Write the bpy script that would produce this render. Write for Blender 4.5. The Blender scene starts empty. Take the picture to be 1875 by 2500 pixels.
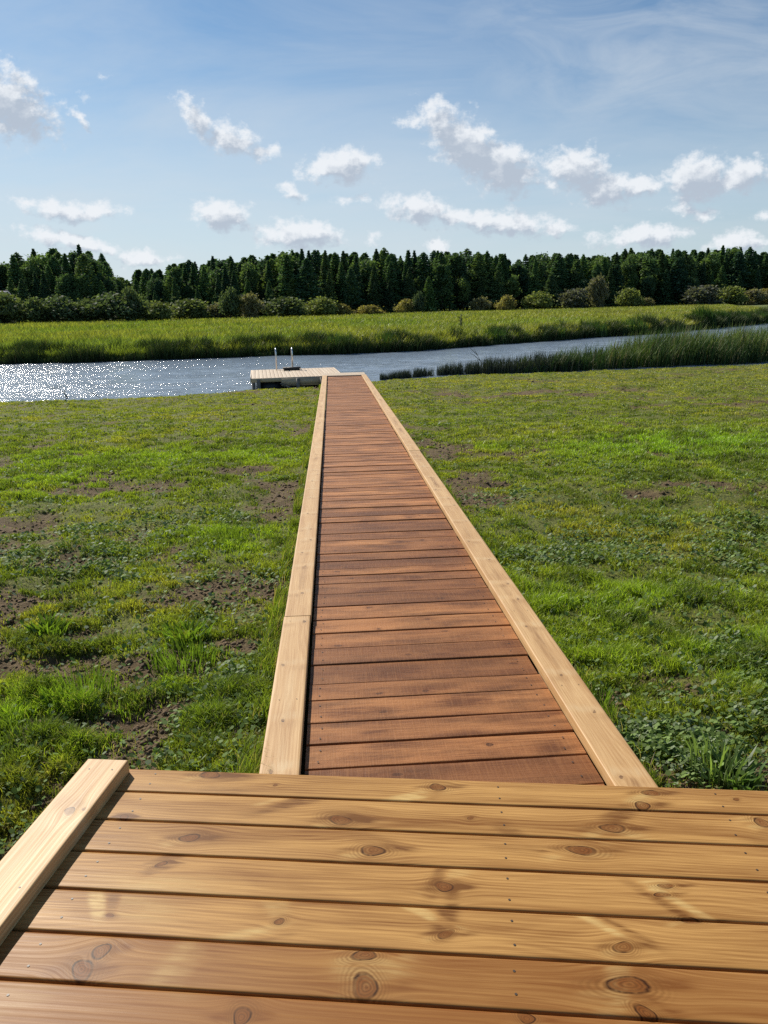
import bpy, math, random
import numpy as np
from mathutils import Matrix, Vector

S = bpy.context.scene
COL = S.collection
R = math.radians
rng = np.random.default_rng(7)
random.seed(7)

# ------------------------------------------------------------------ camera
H = 1.463                                   # eye above the deck boards
PW = math.atan((1250 - 745) / 1875.0)       # pitch below the horizon
PL = math.atan((1250 - 805) / 1875.0)       # pitch relative to the sloping deck and path
ROLL = 0.0225
TILT = PW - PL                              # the bank, deck and path fall this much to the river
cam = bpy.data.cameras.new("camera")
cam.sensor_fit = 'VERTICAL'; cam.sensor_height = 36.0; cam.lens = 27.0
cam.clip_start = 0.05; cam.clip_end = 6000
cam_o = bpy.data.objects.new("camera", cam); COL.objects.link(cam_o)
_f = Vector((0, math.cos(PW), -math.sin(PW))); _r = Vector((1, 0, 0)); _u = _r.cross(_f)
c_, s_ = math.cos(ROLL), math.sin(ROLL)
_r2 = c_ * _r - s_ * _u; _u2 = c_ * _u + s_ * _r
m = Matrix.Identity(4)
for i in range(3):
    m[i][0] = _r2[i]; m[i][1] = _u2[i]; m[i][2] = -_f[i]
m[2][3] = H
cam_o.matrix_world = m
S.camera = cam_o

# ------------------------------------------------------------------ sun and exposure
SUN_AZ, SUN_EL = R(-36), R(38)              # azimuth from +Y (minus = to the left)
sl = bpy.data.lights.new("sun", 'SUN'); sl.energy = 5.0; sl.angle = R(0.53); sl.color = (1.0, 0.93, 0.82)
so = bpy.data.objects.new("sun", sl); COL.objects.link(so)
sd = Vector((math.sin(SUN_AZ) * math.cos(SUN_EL), math.cos(SUN_AZ) * math.cos(SUN_EL), math.sin(SUN_EL)))
so.rotation_euler = sd.to_track_quat('Z', 'Y').to_euler()
S.view_settings.view_transform = 'Standard'
S.view_settings.look = 'None'
S.view_settings.exposure = 0.3
S.view_settings.gamma = 1.0
S.cycles.use_denoising = False
S.cycles.max_bounces = 8
S.cycles.sample_clamp_indirect = 2.0
S.cycles.transparent_max_bounces = 8

def unp(px, py, z, pitch=PW):
    """pixel of the 1875 x 2500 photograph -> point on the level z (world, or deck frame with PL)"""
    f = np.array([0, math.cos(pitch), -math.sin(pitch)]); r = np.array([1., 0, 0]); u = np.cross(r, f)
    r2 = c_ * r - s_ * u; u2 = c_ * u + s_ * r
    d = (px - 937.5) * r2 - (py - 1250) * u2 + 1875.0 * f
    t = (z - H) / d[2]
    return np.array([0, 0, H]) + t * d
def direction(px, py):
    f = np.array(_f); r2 = np.array(_r2); u2 = np.array(_u2)
    d = (px - 937.5) * r2 - (py - 1250) * u2 + 1875.0 * f
    return d / np.linalg.norm(d)
K = 1 / 0.8848                              # measured on a 1659 px wide view of the photograph
def V(x, y, z): return unp(x * K, y * K, z)
ct, st = math.cos(TILT), math.sin(TILT)
def T(P):
    """deck frame -> world (a turn about the x axis through the eye)"""
    P = np.asarray(P, float); q = P.copy(); q[..., 2] -= H
    o = q.copy()
    o[..., 1] = q[..., 1] * ct + q[..., 2] * st
    o[..., 2] = -q[..., 1] * st + q[..., 2] * ct + H
    return o

# ------------------------------------------------------------------ node helpers
def sock(n, v):
    if isinstance(v, bpy.types.NodeSocket): return v
    return None
class NT:
    def __init__(s, nt): s.nt = nt
    def put(s, inp, v):
        if isinstance(v, bpy.types.NodeSocket): s.nt.links.new(v, inp)
        elif v is not None: inp.default_value = v
    def math(s, op, a, b=None, c=None, clamp=False):
        n = s.nt.nodes.new('ShaderNodeMath'); n.operation = op; n.use_clamp = clamp
        s.put(n.inputs[0], a)
        if b is not None: s.put(n.inputs[1], b)
        if c is not None: s.put(n.inputs[2], c)
        return n.outputs[0]
    def vmath(s, op, a, b=None, out=0, scale=None):
        n = s.nt.nodes.new('ShaderNodeVectorMath'); n.operation = op
        s.put(n.inputs[0], a)
        if b is not None: s.put(n.inputs[1], b)
        if scale is not None: s.put(n.inputs['Scale'], scale)
        return n.outputs[out]
    def noise(s, vec, scale, detail=2, rough=0.5, dist=0.0, out=0, dim='3D'):
        n = s.nt.nodes.new('ShaderNodeTexNoise'); n.noise_dimensions = dim
        s.put(n.inputs['Vector'], vec)
        n.inputs['Scale'].default_value = scale; n.inputs['Detail'].default_value = detail
        n.inputs['Roughness'].default_value = rough; n.inputs['Distortion'].default_value = dist
        return n.outputs[out]
    def mapr(s, v, a, b, c=0.0, d=1.0, smooth=False):
        n = s.nt.nodes.new('ShaderNodeMapRange'); n.clamp = True
        if smooth: n.interpolation_type = 'SMOOTHSTEP'
        s.put(n.inputs[0], v)
        for i, x in enumerate((a, b, c, d)): s.put(n.inputs[i + 1], x)
        return n.outputs[0]
    def mix(s, f, a, b, mode='MIX'):
        n = s.nt.nodes.new('ShaderNodeMix'); n.data_type = 'RGBA'; n.blend_type = mode
        n.clamp_factor = True
        for inp, v in ((n.inputs[0], f), (n.inputs[6], a), (n.inputs[7], b)):
            if isinstance(v, tuple) and len(v) == 3: v = (*v, 1)
            s.put(inp, v)
        return n.outputs[2]
    def xyz(s, x, y, z=0.0):
        n = s.nt.nodes.new('ShaderNodeCombineXYZ')
        s.put(n.inputs[0], x); s.put(n.inputs[1], y); s.put(n.inputs[2], z); return n.outputs[0]
    def sep(s, v):
        n = s.nt.nodes.new('ShaderNodeSeparateXYZ'); s.put(n.inputs[0], v); return n.outputs
    def attr(s, name, out='Fac'):
        n = s.nt.nodes.new('ShaderNodeAttribute'); n.attribute_name = name; return n.outputs[out]
    def bump(s, h, strength, dist):
        n = s.nt.nodes.new('ShaderNodeBump'); s.put(n.inputs['Height'], h)
        n.inputs['Strength'].default_value = strength; n.inputs['Distance'].default_value = dist
        return n.outputs[0]
def mat(name):
    m = bpy.data.materials.new(name); m.use_nodes = True
    nt = m.node_tree; b = nt.nodes['Principled BSDF']
    return m, NT(nt), b

# ------------------------------------------------------------------ world: sky with clouds
CL = [  # centre x, y, half width, half height, turn (image degrees), weight   (on the 1659 px view)
 (20, 225, 88, 58, 38, 1.0), (-30, 200, 60, 45, 20, 1), (165, 250, 30, 9, 50, .62), (178, 215, 14, 9, 0, .55), (218,166,13,7,0,.45),
 (432, 258, 58, 24, 50, .78), (500, 300, 66, 26, 25, .8), (562, 322, 44, 14, 12, .7),
 (735, 357, 66, 29, 0, 1.0), (955, 262, 48, 32, 40, .9), (1010, 318, 82, 46, 42, .98), (1085, 362, 66, 42, 20, 1.0), (1050, 285, 40, 12, 10, .6),
 (1250, 372, 66, 38, 15, .98), (1300, 405, 62, 30, 10, .98), (1382, 407, 38, 21, 0, .9), (890, 258, 28, 12, 0, .6),
 (1508, 385, 66, 38, 0, 1.05), (1602, 376, 54, 27, -5, 1.05), (1495, 457, 60, 15, 8, .75),
 (905, 448, 66, 27, 10, .95), (970, 465, 50, 16, 8, .85), (1090, 484, 92, 22, 4, .95), (1200, 492, 40, 14, 0, .85),
 (478, 466, 56, 27, 10, .98), (652, 506, 76, 29, 4, 1.08), (572, 490, 22, 13, 30, .7), (152, 456, 88, 19, 2, .92), (60, 440, 36, 10, 15, .7),
 (120, 515, 80, 17, 12, .85), (200, 532, 60, 14, 12, .85), (628, 411, 30, 14, 25, .85), (757, 426, 30, 13, 0, .6), (1385, 510, 90, 20, 0, .85),
 (938, 531, 34, 14, 0, .85), (1600, 524, 56, 18, 0, .9), (312, 562, 52, 15, 0, .8), (808, 514, 22, 14, 0, .55), (1650, 470, 30, 12, 0, .5),
]
w = bpy.data.worlds.new("World"); S.world = w; w.use_nodes = True
wt = w.node_tree; wt.nodes.clear(); N = NT(wt)
out = wt.nodes.new('ShaderNodeOutputWorld'); bg = wt.nodes.new('ShaderNodeBackground')
wt.links.new(bg.outputs[0], out.inputs[0])
sky = wt.nodes.new('ShaderNodeTexSky'); sky.sky_type = 'NISHITA'; sky.sun_disc = False
sky.sun_elevation = SUN_EL; sky.sun_rotation = SUN_AZ
sky.air_density = 1.0; sky.dust_density = 0.4; sky.ozone_density = 2.5; sky.altitude = 0
tc = wt.nodes.new('ShaderNodeTexCoord')
d = tc.outputs['Generated']
sx, sy, sz = N.sep(d)
yy = N.math('MAXIMUM', sy, 0.02)
gu = N.math('DIVIDE', sx, yy); gw = N.math('DIVIDE', sz, yy)
P0 = N.xyz(gu, gw, 0.0)
def dens_group():
    g = bpy.data.node_groups.new('cloud_density', 'ShaderNodeTree')
    g.interface.new_socket('P', in_out='INPUT', socket_type='NodeSocketVector')
    g.interface.new_socket('D', in_out='OUTPUT', socket_type='NodeSocketFloat')
    gi = g.nodes.new('NodeGroupInput'); go = g.nodes.new('NodeGroupOutput'); G = NT(g)
    P = gi.outputs[0]
    wv = G.vmath('SUBTRACT', G.noise(P, 22.0, 4, 0.62, out=1), (0.5, 0.5, 0.5))
    Pw = G.vmath('ADD', P, G.vmath('MULTIPLY', wv, (0.035, 0.022, 0.0)))
    best = None
    for (cx, cy, a, b, ang, wgt) in CL:
        dd = direction(cx * K, cy * K); cu, cw = dd[0] / dd[1], dd[2] / dd[1]
        mp = g.nodes.new('ShaderNodeMapping'); mp.vector_type = 'TEXTURE'
        if best is None: G.put(mp.inputs[0], Pw)
        else:           # (the tiny term only keeps the nodes evaluated one after the other)
            q_ = g.nodes.new('ShaderNodeVectorMath'); q_.operation = 'MULTIPLY_ADD'
            G.put(q_.inputs[0], best); q_.inputs[1].default_value = (1e-7, 1e-7, 1e-7); G.put(q_.inputs[2], Pw)
            G.put(mp.inputs[0], q_.outputs[0])
        mp.inputs['Location'].default_value = (cu, cw, 0)
        mp.inputs['Rotation'].default_value = (0, 0, -R(ang) - ROLL * -1)
        mp.inputs['Scale'].default_value = (a * K / 1875 * 1.22, b * K / 1875 * 1.22, 1)
        ln = G.vmath('LENGTH', mp.outputs[0], out=1)
        v = G.math('MULTIPLY_ADD', ln, -wgt, wgt)
        if wgt < 1: v = G.math('SUBTRACT', v, (1 - wgt) * .35)
        best = v if best is None else G.math('SMOOTH_MAX', best, v, 0.08)
    n1 = G.noise(G.vmath('MULTIPLY', P, (1, 1.25, 1)), 44.0, 9, 0.62)
    n2 = G.math('MULTIPLY', G.math('SUBTRACT', n1, 0.5), 2.1)
    n3 = G.noise(P, 12.0, 2, 0.5)
    res = G.math('ADD', G.math('ADD', best, n2), G.math('MULTIPLY', G.math('SUBTRACT', n3, .5), .3))
    g.links.new(res, go.inputs[0])
    return g
dg = dens_group()
def dens(vec):
    n = wt.nodes.new('ShaderNodeGroup'); n.node_tree = dg; N.put(n.inputs[0], vec); return n.outputs[0]
D0 = dens(P0)
P1 = wt.nodes.new('ShaderNodeVectorMath'); P1.operation = 'MULTIPLY_ADD'
N.put(P1.inputs[0], D0); P1.inputs[1].default_value = (1e-7, 1e-7, 1e-7)
N.put(P1.inputs[2], N.vmath('ADD', P0, (-0.009, 0.015, 0.0)))
D1 = dens(P1.outputs[0])
alpha = N.mapr(D0, -0.14, 0.52, smooth=True)
# lit on the side towards the sun, grey where there is more cloud between it and the sun
edge = N.math('SUBTRACT', D0, D1)
thick = N.mapr(D1, -0.25, 0.50)
lit = N.math('MULTIPLY_ADD', thick, -1.0, 0.95)
lit = N.math('ADD', lit, N.mapr(edge, -0.3, 0.5, -0.12, 0.42), clamp=True)
ccol = N.mix(lit, (6.4, 7.3, 8.6), (11.8, 12.2, 12.7))
# thin veils
vs = N.noise(N.vmath('MULTIPLY', P0, (1.6, 7.0, 1.0)), 1.3, 6, 0.6, 0.5)
vf = N.mapr(vs, 0.40, 0.72, 0.0, 0.5)
low = N.mapr(gw, 0.04, 0.36, 1.0, 0.0, True)
left = N.mapr(gu, -0.6, 0.6, 1.0, 0.66)
hz = N.math('MULTIPLY', N.math('MULTIPLY', low, left), N.mapr(N.noise(N.vmath('MULTIPLY', P0, (1.2, 9, 1)), 2.0, 4, .55, .4), .3, .7, .72, 1.0))
# broad cirrus sheet upper right
cd = direction(1440 * K, 120 * K); mp = wt.nodes.new('ShaderNodeMapping'); mp.vector_type = 'TEXTURE'
N.put(mp.inputs[0], P0); mp.inputs['Location'].default_value = (cd[0] / cd[1], cd[2] / cd[1], 0)
mp.inputs['Rotation'].default_value = (0, 0, R(-8)); mp.inputs['Scale'].default_value = (.38, .13, 1)
cir = N.mapr(N.vmath('LENGTH', mp.outputs[0], out=1), 1.1, 0.2, 0, .5, True)
cir = N.math('MULTIPLY', cir, N.mapr(N.noise(N.vmath('MULTIPLY', P0, (2, 6, 1)), 3.0, 6, .6, .8), .3, .65))
vb = N.math('MAXIMUM', N.math('MULTIPLY', vf, N.mapr(gw, .5, .2, .35, 1)), cir)
skyc = N.mix(1.0, sky.outputs[0], (0.78, 1.03, 1.16), 'MULTIPLY')
c1 = N.mix(hz, skyc, (9.0, 10.1, 11.0))
c2 = N.mix(vb, c1, (8.8, 9.6, 10.4))
infront = N.mapr(sy, 0.1, 0.25)
c3 = N.mix(N.math('MULTIPLY', N.math('MULTIPLY', alpha, 0.93), infront), c2, ccol)
wt.links.new(c3, bg.inputs[0]); bg.inputs[1].default_value = 0.060

# ------------------------------------------------------------------ mesh helpers
def mesh_np(name, verts, faces, mats=(), attrs=None, smooth=False, mat_idx=None):
    """faces: list of (n,k) int arrays"""
    me = bpy.data.meshes.new(name)
    verts = np.asarray(verts, np.float32)
    faces = [np.asarray(f, np.int32) for f in faces if len(f)]
    me.vertices.add(len(verts)); me.vertices.foreach_set('co', verts.ravel())
    tot = sum(f.size for f in faces); nf = sum(len(f) for f in faces)
    me.loops.add(tot); me.polygons.add(nf)
    me.loops.foreach_set('vertex_index', np.concatenate([f.ravel() for f in faces]))
    tots = np.concatenate([np.full(len(f), f.shape[1], np.int32) for f in faces])
    starts = np.concatenate([[0], np.cumsum(tots)[:-1]]).astype(np.int32)
    me.polygons.foreach_set('loop_start', starts)
    me.update(calc_edges=True)
    for m_ in mats: me.materials.append(m_)
    if mat_idx is not None: me.polygons.foreach_set('material_index', np.asarray(mat_idx, np.int32))
    if smooth: me.polygons.foreach_set('use_smooth', np.ones(nf, bool))
    for k_, v in (attrs or {}).items():
        v = np.asarray(v, np.float32)
        if v.ndim == 1:
            a = me.attributes.new(k_, 'FLOAT', 'POINT'); a.data.foreach_set('value', v)
        elif v.shape[1] == 2:
            a = me.attributes.new(k_, 'FLOAT_VECTOR', 'POINT')
            a.data.foreach_set('vector', np.column_stack([v, np.zeros(len(v))]).astype(np.float32).ravel())
        else:
            a = me.attributes.new(k_, 'FLOAT_COLOR', 'POINT')
            a.data.foreach_set('color', np.column_stack([v, np.ones(len(v))]).astype(np.float32).ravel())
    me.update()
    return me
def link(name, me, parent=None, loc=None):
    o = bpy.data.objects.new(name, me); COL.objects.link(o)
    if parent is not None: o.parent = parent
    if loc is not None: o.location = loc
    return o
def tag(o, label=None, cat=None, group=None, kind=None):
    if label: o['label'] = label
    if cat: o['category'] = cat
    if group: o['group'] = group
    if kind: o['kind'] = kind
    return o
class MB:
    """collects simple solids into one mesh"""
    def __init__(s): s.v = []; s.f4 = []; s.f3 = []; s.n = 0
    def add(s, v, f4=(), f3=()):
        v = np.asarray(v, float); s.v.append(v)
        if len(f4): s.f4.append(np.asarray(f4, int) + s.n)
        if len(f3): s.f3.append(np.asarray(f3, int) + s.n)
        s.n += len(v)
    def prism(s, poly, z0, z1, tr=None):
        """poly: 4 corners ccw (x,y)"""
        p = np.asarray(poly, float)
        v = np.vstack([np.column_stack([p, np.full(4, z0)]), np.column_stack([p, np.full(4, z1)])])
        if tr: v = tr(v)
        s.add(v, [(3, 2, 1, 0), (4, 5, 6, 7), (0, 1, 5, 4), (1, 2, 6, 5), (2, 3, 7, 6), (3, 0, 4, 7)])
    def box(s, c, sz, rz=0, tr=None):
        hx, hy = sz[0] / 2, sz[1] / 2; a, b = math.cos(rz), math.sin(rz)
        p = [(c[0] + x * a - y * b, c[1] + x * b + y * a) for x, y in ((-hx, -hy), (hx, -hy), (hx, hy), (-hx, hy))]
        s.prism(p, c[2] - sz[2] / 2, c[2] + sz[2] / 2, tr)
    def tube(s, pts, rad, n=8, caps=True):
        pts = [Vector(p) for p in pts]; rad = rad if hasattr(rad, '__len__') else [rad] * len(pts)
        rings = []
        for i, p in enumerate(pts):
            t = (pts[min(i + 1, len(pts) - 1)] - pts[max(i - 1, 0)]).normalized()
            a = t.cross(Vector((0, 0, 1)) if abs(t.z) < .95 else Vector((1, 0, 0))).normalized(); b = t.cross(a)
            rings.append([p + (a * math.cos(2 * math.pi * k / n) + b * math.sin(2 * math.pi * k / n)) * rad[i] for k in range(n)])
        v = [q for r_ in rings for q in r_]; f = []
        for i in range(len(pts) - 1):
            for k in range(n):
                f.append((i * n + k, i * n + (k + 1) % n, (i + 1) * n + (k + 1) % n, (i + 1) * n + k))
        f3 = []
        if caps:
            v += [pts[0], pts[-1]]; L = len(v)
            for k in range(n):
                f3.append((k, L - 2, (k + 1) % n)); f3.append(((len(pts) - 1) * n + k, (len(pts) - 1) * n + (k + 1) % n, L - 1))
        s.add([tuple(q) for q in v], f, f3)
    def build(s, name, m_, parent=None, loc=None, smooth=False, attrs=None):
        v = np.vstack(s.v)
        if loc is not None: v = v - np.asarray(loc)
        fs = []
        if s.f4: fs.append(np.vstack(s.f4))
        if s.f3: fs.append(np.vstack(s.f3))
        return link(name, mesh_np(name, v, fs, [m_] if m_ else [], attrs, smooth), parent)
def empty(name, loc):
    o = bpy.data.objects.new(name, None); COL.objects.link(o); o.location = loc; o.empty_display_size = .2
    return o

_lat = np.random.default_rng(3).random((256, 256))
def vnoise(x, y):
    xi = np.floor(x).astype(int); yi = np.floor(y).astype(int); fx = x - xi; fy = y - yi
    fx = fx * fx * (3 - 2 * fx); fy = fy * fy * (3 - 2 * fy)
    g = lambda i, j: _lat[i & 255, j & 255]
    return (g(xi, yi) * (1 - fx) + g(xi + 1, yi) * fx) * (1 - fy) + (g(xi, yi + 1) * (1 - fx) + g(xi + 1, yi + 1) * fx) * fy
def fbm(x, y, sc, oct=4, gain=.5, off=0.0):
    a, t, r = 1.0, 0.0, 0.0
    for k in range(oct):
        r = r + a * vnoise(x * sc * 2 ** k + 17.3 * k + off, y * sc * 2 ** k + 9.1 * k + off * 1.7); t += a; a *= gain
    return r / t
def sstep(a, b, x):
    t = np.clip((x - a) / (b - a), 0, 1); return t * t * (3 - 2 * t)

# ------------------------------------------------------------------ the lie of the land
ZW = -1.11                                   # water level
nearp = np.array([V(x, y, ZW)[:2] for x, y in [(0, 872), (200, 868), (400, 858), (530, 848), (680, 838), (800, 825), (1000, 814), (1300, 802), (1659, 786)]])
farp = np.array([V(x, y, ZW)[:2] for x, y in [(0, 786), (300, 780), (600, 769), (740, 765), (900, 757), (1100, 742), (1300, 728), (1400, 722), (1500, 713), (1659, 698)]])
def ext(p, l, r):
    return np.vstack([[p[0] + np.array(l)], p, [p[-1] + np.array(r)]])
nearp = ext(nearp, (-120, 6), (160, 190)); farp = ext(farp, (-150, 4), (240, 330))
def ynear(x): return np.interp(x, nearp[:, 0], nearp[:, 1]) + (fbm(x, x * 0, .7, 3) - .5) * .5
def yfar(x): return np.interp(x, farp[:, 0], farp[:, 1]) + (fbm(x, x * 0 + 5, .25, 3) - .5) * 1.6
PATH_DIR = np.array([-0.0622, 1.0]); PATH_DIR /= np.linalg.norm(PATH_DIR)
PATH_N = np.array([PATH_DIR[1], -PATH_DIR[0]])     # to the right
PATH_C = np.array([0.224, 2.40])                   # centre of the path where it meets the deck
PATH_Z0, PATH_RISE, PATH_L = -0.07, 0.0078, 22.15
def path_xy(x, y):
    q = np.stack([x - PATH_C[0], y - PATH_C[1]], -1)
    return q @ PATH_DIR, q @ PATH_N
def h_lawn(x, y, bumps=True):
    base = -0.205 - 0.0300 * y
    s = ynear(x) - y
    bank = ZW + 0.10 * s + 0.02
    z = np.minimum(base, np.where(s > 0, bank, ZW + 0.35 * s))
    if bumps:
        b = (fbm(x, y, .35, 4) - .5) * .14 + (fbm(x, y, 1.9, 4, .6, 4.) - .5) * .13 + (fbm(x, y, 7.5, 2, .6, 14.) - .5) * .035
        so, _ = soil(x, y)
        b = b + so * ((fbm(x, y, 9, 3, .6, 9.) - .5) * .06 - .02)
        sp, np_ = path_xy(x, y)
        near = np.exp(-np.maximum(0, np.abs(np_) - .72) ** 2 / .35)
        b = b * (1 - .6 * near) * sstep(-.5, 1.5, s) - .03 * near * sstep(6, 14, sp)
        z = z + b
    return z
def h_far(x, y):
    s = y - yfar(x)
    return np.where(s < 0, ZW + .3 * s, ZW + np.minimum(.42, .25 * s)) + sstep(2, 8, s) * (fbm(x, y, .05, 3) - .5) * .25 + sstep(120, 900, s) * 1.0
# bare and lush patches, measured on the photograph and laid on the ground
def G(x, y): p = unp(x * K, y * K, -.205, PL); p = T(p); return p[:2]
BARE = [(40, 1290, .62, .26, 1.1), (170, 1415, .62, .20, 1.15), (500, 1390, .36, .26, 1.05), (380, 1210, .65, .32, .8), (560, 1270, .3, .3, .8), (300, 1160, .7, .25, .45), (30, 1125, .5, .3, .7),
        (650, 930, .4, .8, .7), (620, 1010, .4, .5, .5), (560, 1330, .3, .2, .8), (1030, 1100, .3, .6, .6), (1090, 1150, .4, .3, .6), (900, 940, .3, 1.2, .6), (985, 1020, .3, .7, .35),
        (1150, 850, 2.2, 1.1, .6), (1180, 960, 1.0, .8, .45), (1380, 1385, .30, .12, .65), (1460, 1395, .22, .10, .5), (1330, 1490, .25, .15, .4), (1600, 870, 2.0, .9, .5),
        (20, 1810, .35, .15, .8), (1500, 1580, .2, .12, .4), (280, 1290, .45, .2, .5), (330, 1440, .25, .12, .6), (420, 1480, .2, .08, .5), (150, 1180, .5, .25, .4), (1290, 1330, .4, .1, .4)]
LUSH = [(1480, 960, 2.6, 1.6, 1.0), (170, 1500, .5, .2, .9), (400, 1580, .5, .25, .7), (500, 1160, .6, .4, .7), (60, 1560, .5, .3, .8), (390, 1400, .25, .12, .7),
        (1250, 1400, .5, .3, .4), (1420, 1280, .6, .3, .6), (250, 990, 2.0, 1.6, .6), (1250, 1300, .5, .3, .6), (60, 1050, 1.2, .8, .7), (540, 980, 1.0, .8, .6), (1560, 1430, .5, .3, .6)]
BARE = [(*G(a, b), rx, ry, k) for a, b, rx, ry, k in BARE]
LUSH = [(*G(a, b), rx, ry, k) for a, b, rx, ry, k in LUSH]
def soil(x, y):
    wx = x + (fbm(x, y, 1.6, 4, .6, 2.) - .5) * .9; wy = y + (fbm(x, y, 1.6, 4, .6, 7.) - .5) * .9
    b = np.zeros_like(x); l = np.zeros_like(x)
    for cx, cy, rx, ry, k in BARE: b = np.maximum(b, k * np.exp(-(((wx - cx) / rx) ** 2 + ((wy - cy) / ry) ** 2) * .8))
    for cx, cy, rx, ry, k in LUSH: l = np.maximum(l, k * np.exp(-(((wx - cx) / rx) ** 2 + ((wy - cy) / ry) ** 2) * .8))
    n = fbm(x, y, 1.1, 5, .62, 21.)
    b = b + (n - .54 + .085 * sstep(.3, -.8, x) * sstep(12, 5, y) * sstep(2.4, 3.2, y)) * 3.8 * (1 - .45 * sstep(8, 16, y))
    sp, q = path_xy(x, y)
    b = b + .2 * np.exp(-(np.abs(q) - .72) ** 2 / .03) * sstep(2, 8, sp)
    return sstep(.02, .60, b - l * .5) * .97, l

# ------------------------------------------------------------------ materials
def foliage_mat(name, trans=.35, rough=.5, spec=.35, vary=False):
    m_, n, b = mat(name)
    c = n.attr('col', 'Color')
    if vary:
        oi = m_.node_tree.nodes.new('ShaderNodeObjectInfo'); c = n.mix(1.0, c, n.mix(oi.outputs['Random'], (.95, .95, 1.35), (1.75, 1.55, 1.5)), 'MULTIPLY')  # bluish shift per tree: distance haze put into the foliage colour
    n.put(b.inputs['Base Color'], c); b.inputs['Roughness'].default_value = rough
    b.inputs['Specular IOR Level'].default_value = spec
    t = m_.node_tree.nodes.new('ShaderNodeBsdfTranslucent')
    n.put(t.inputs[0], n.mix(1.0, c, (1.25, 1.35, .55), 'MULTIPLY'))
    mx = m_.node_tree.nodes.new('ShaderNodeMixShader'); mx.inputs[0].default_value = trans
    m_.node_tree.links.new(b.outputs[0], mx.inputs[1]); m_.node_tree.links.new(t.outputs[0], mx.inputs[2])
    m_.node_tree.links.new(mx.outputs[0], m_.node_tree.nodes['Material Output'].inputs[0])
    return m_
M_grass = foliage_mat('grass_blade', .42, .45, .4)
M_leaf = foliage_mat('weed_leaf', .3, .6, .14)
M_reed = foliage_mat('reed_blade', .30, .5, .3)
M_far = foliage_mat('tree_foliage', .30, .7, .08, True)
M_bank = foliage_mat('bank_reed_blade', .14, .6, .2)

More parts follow.
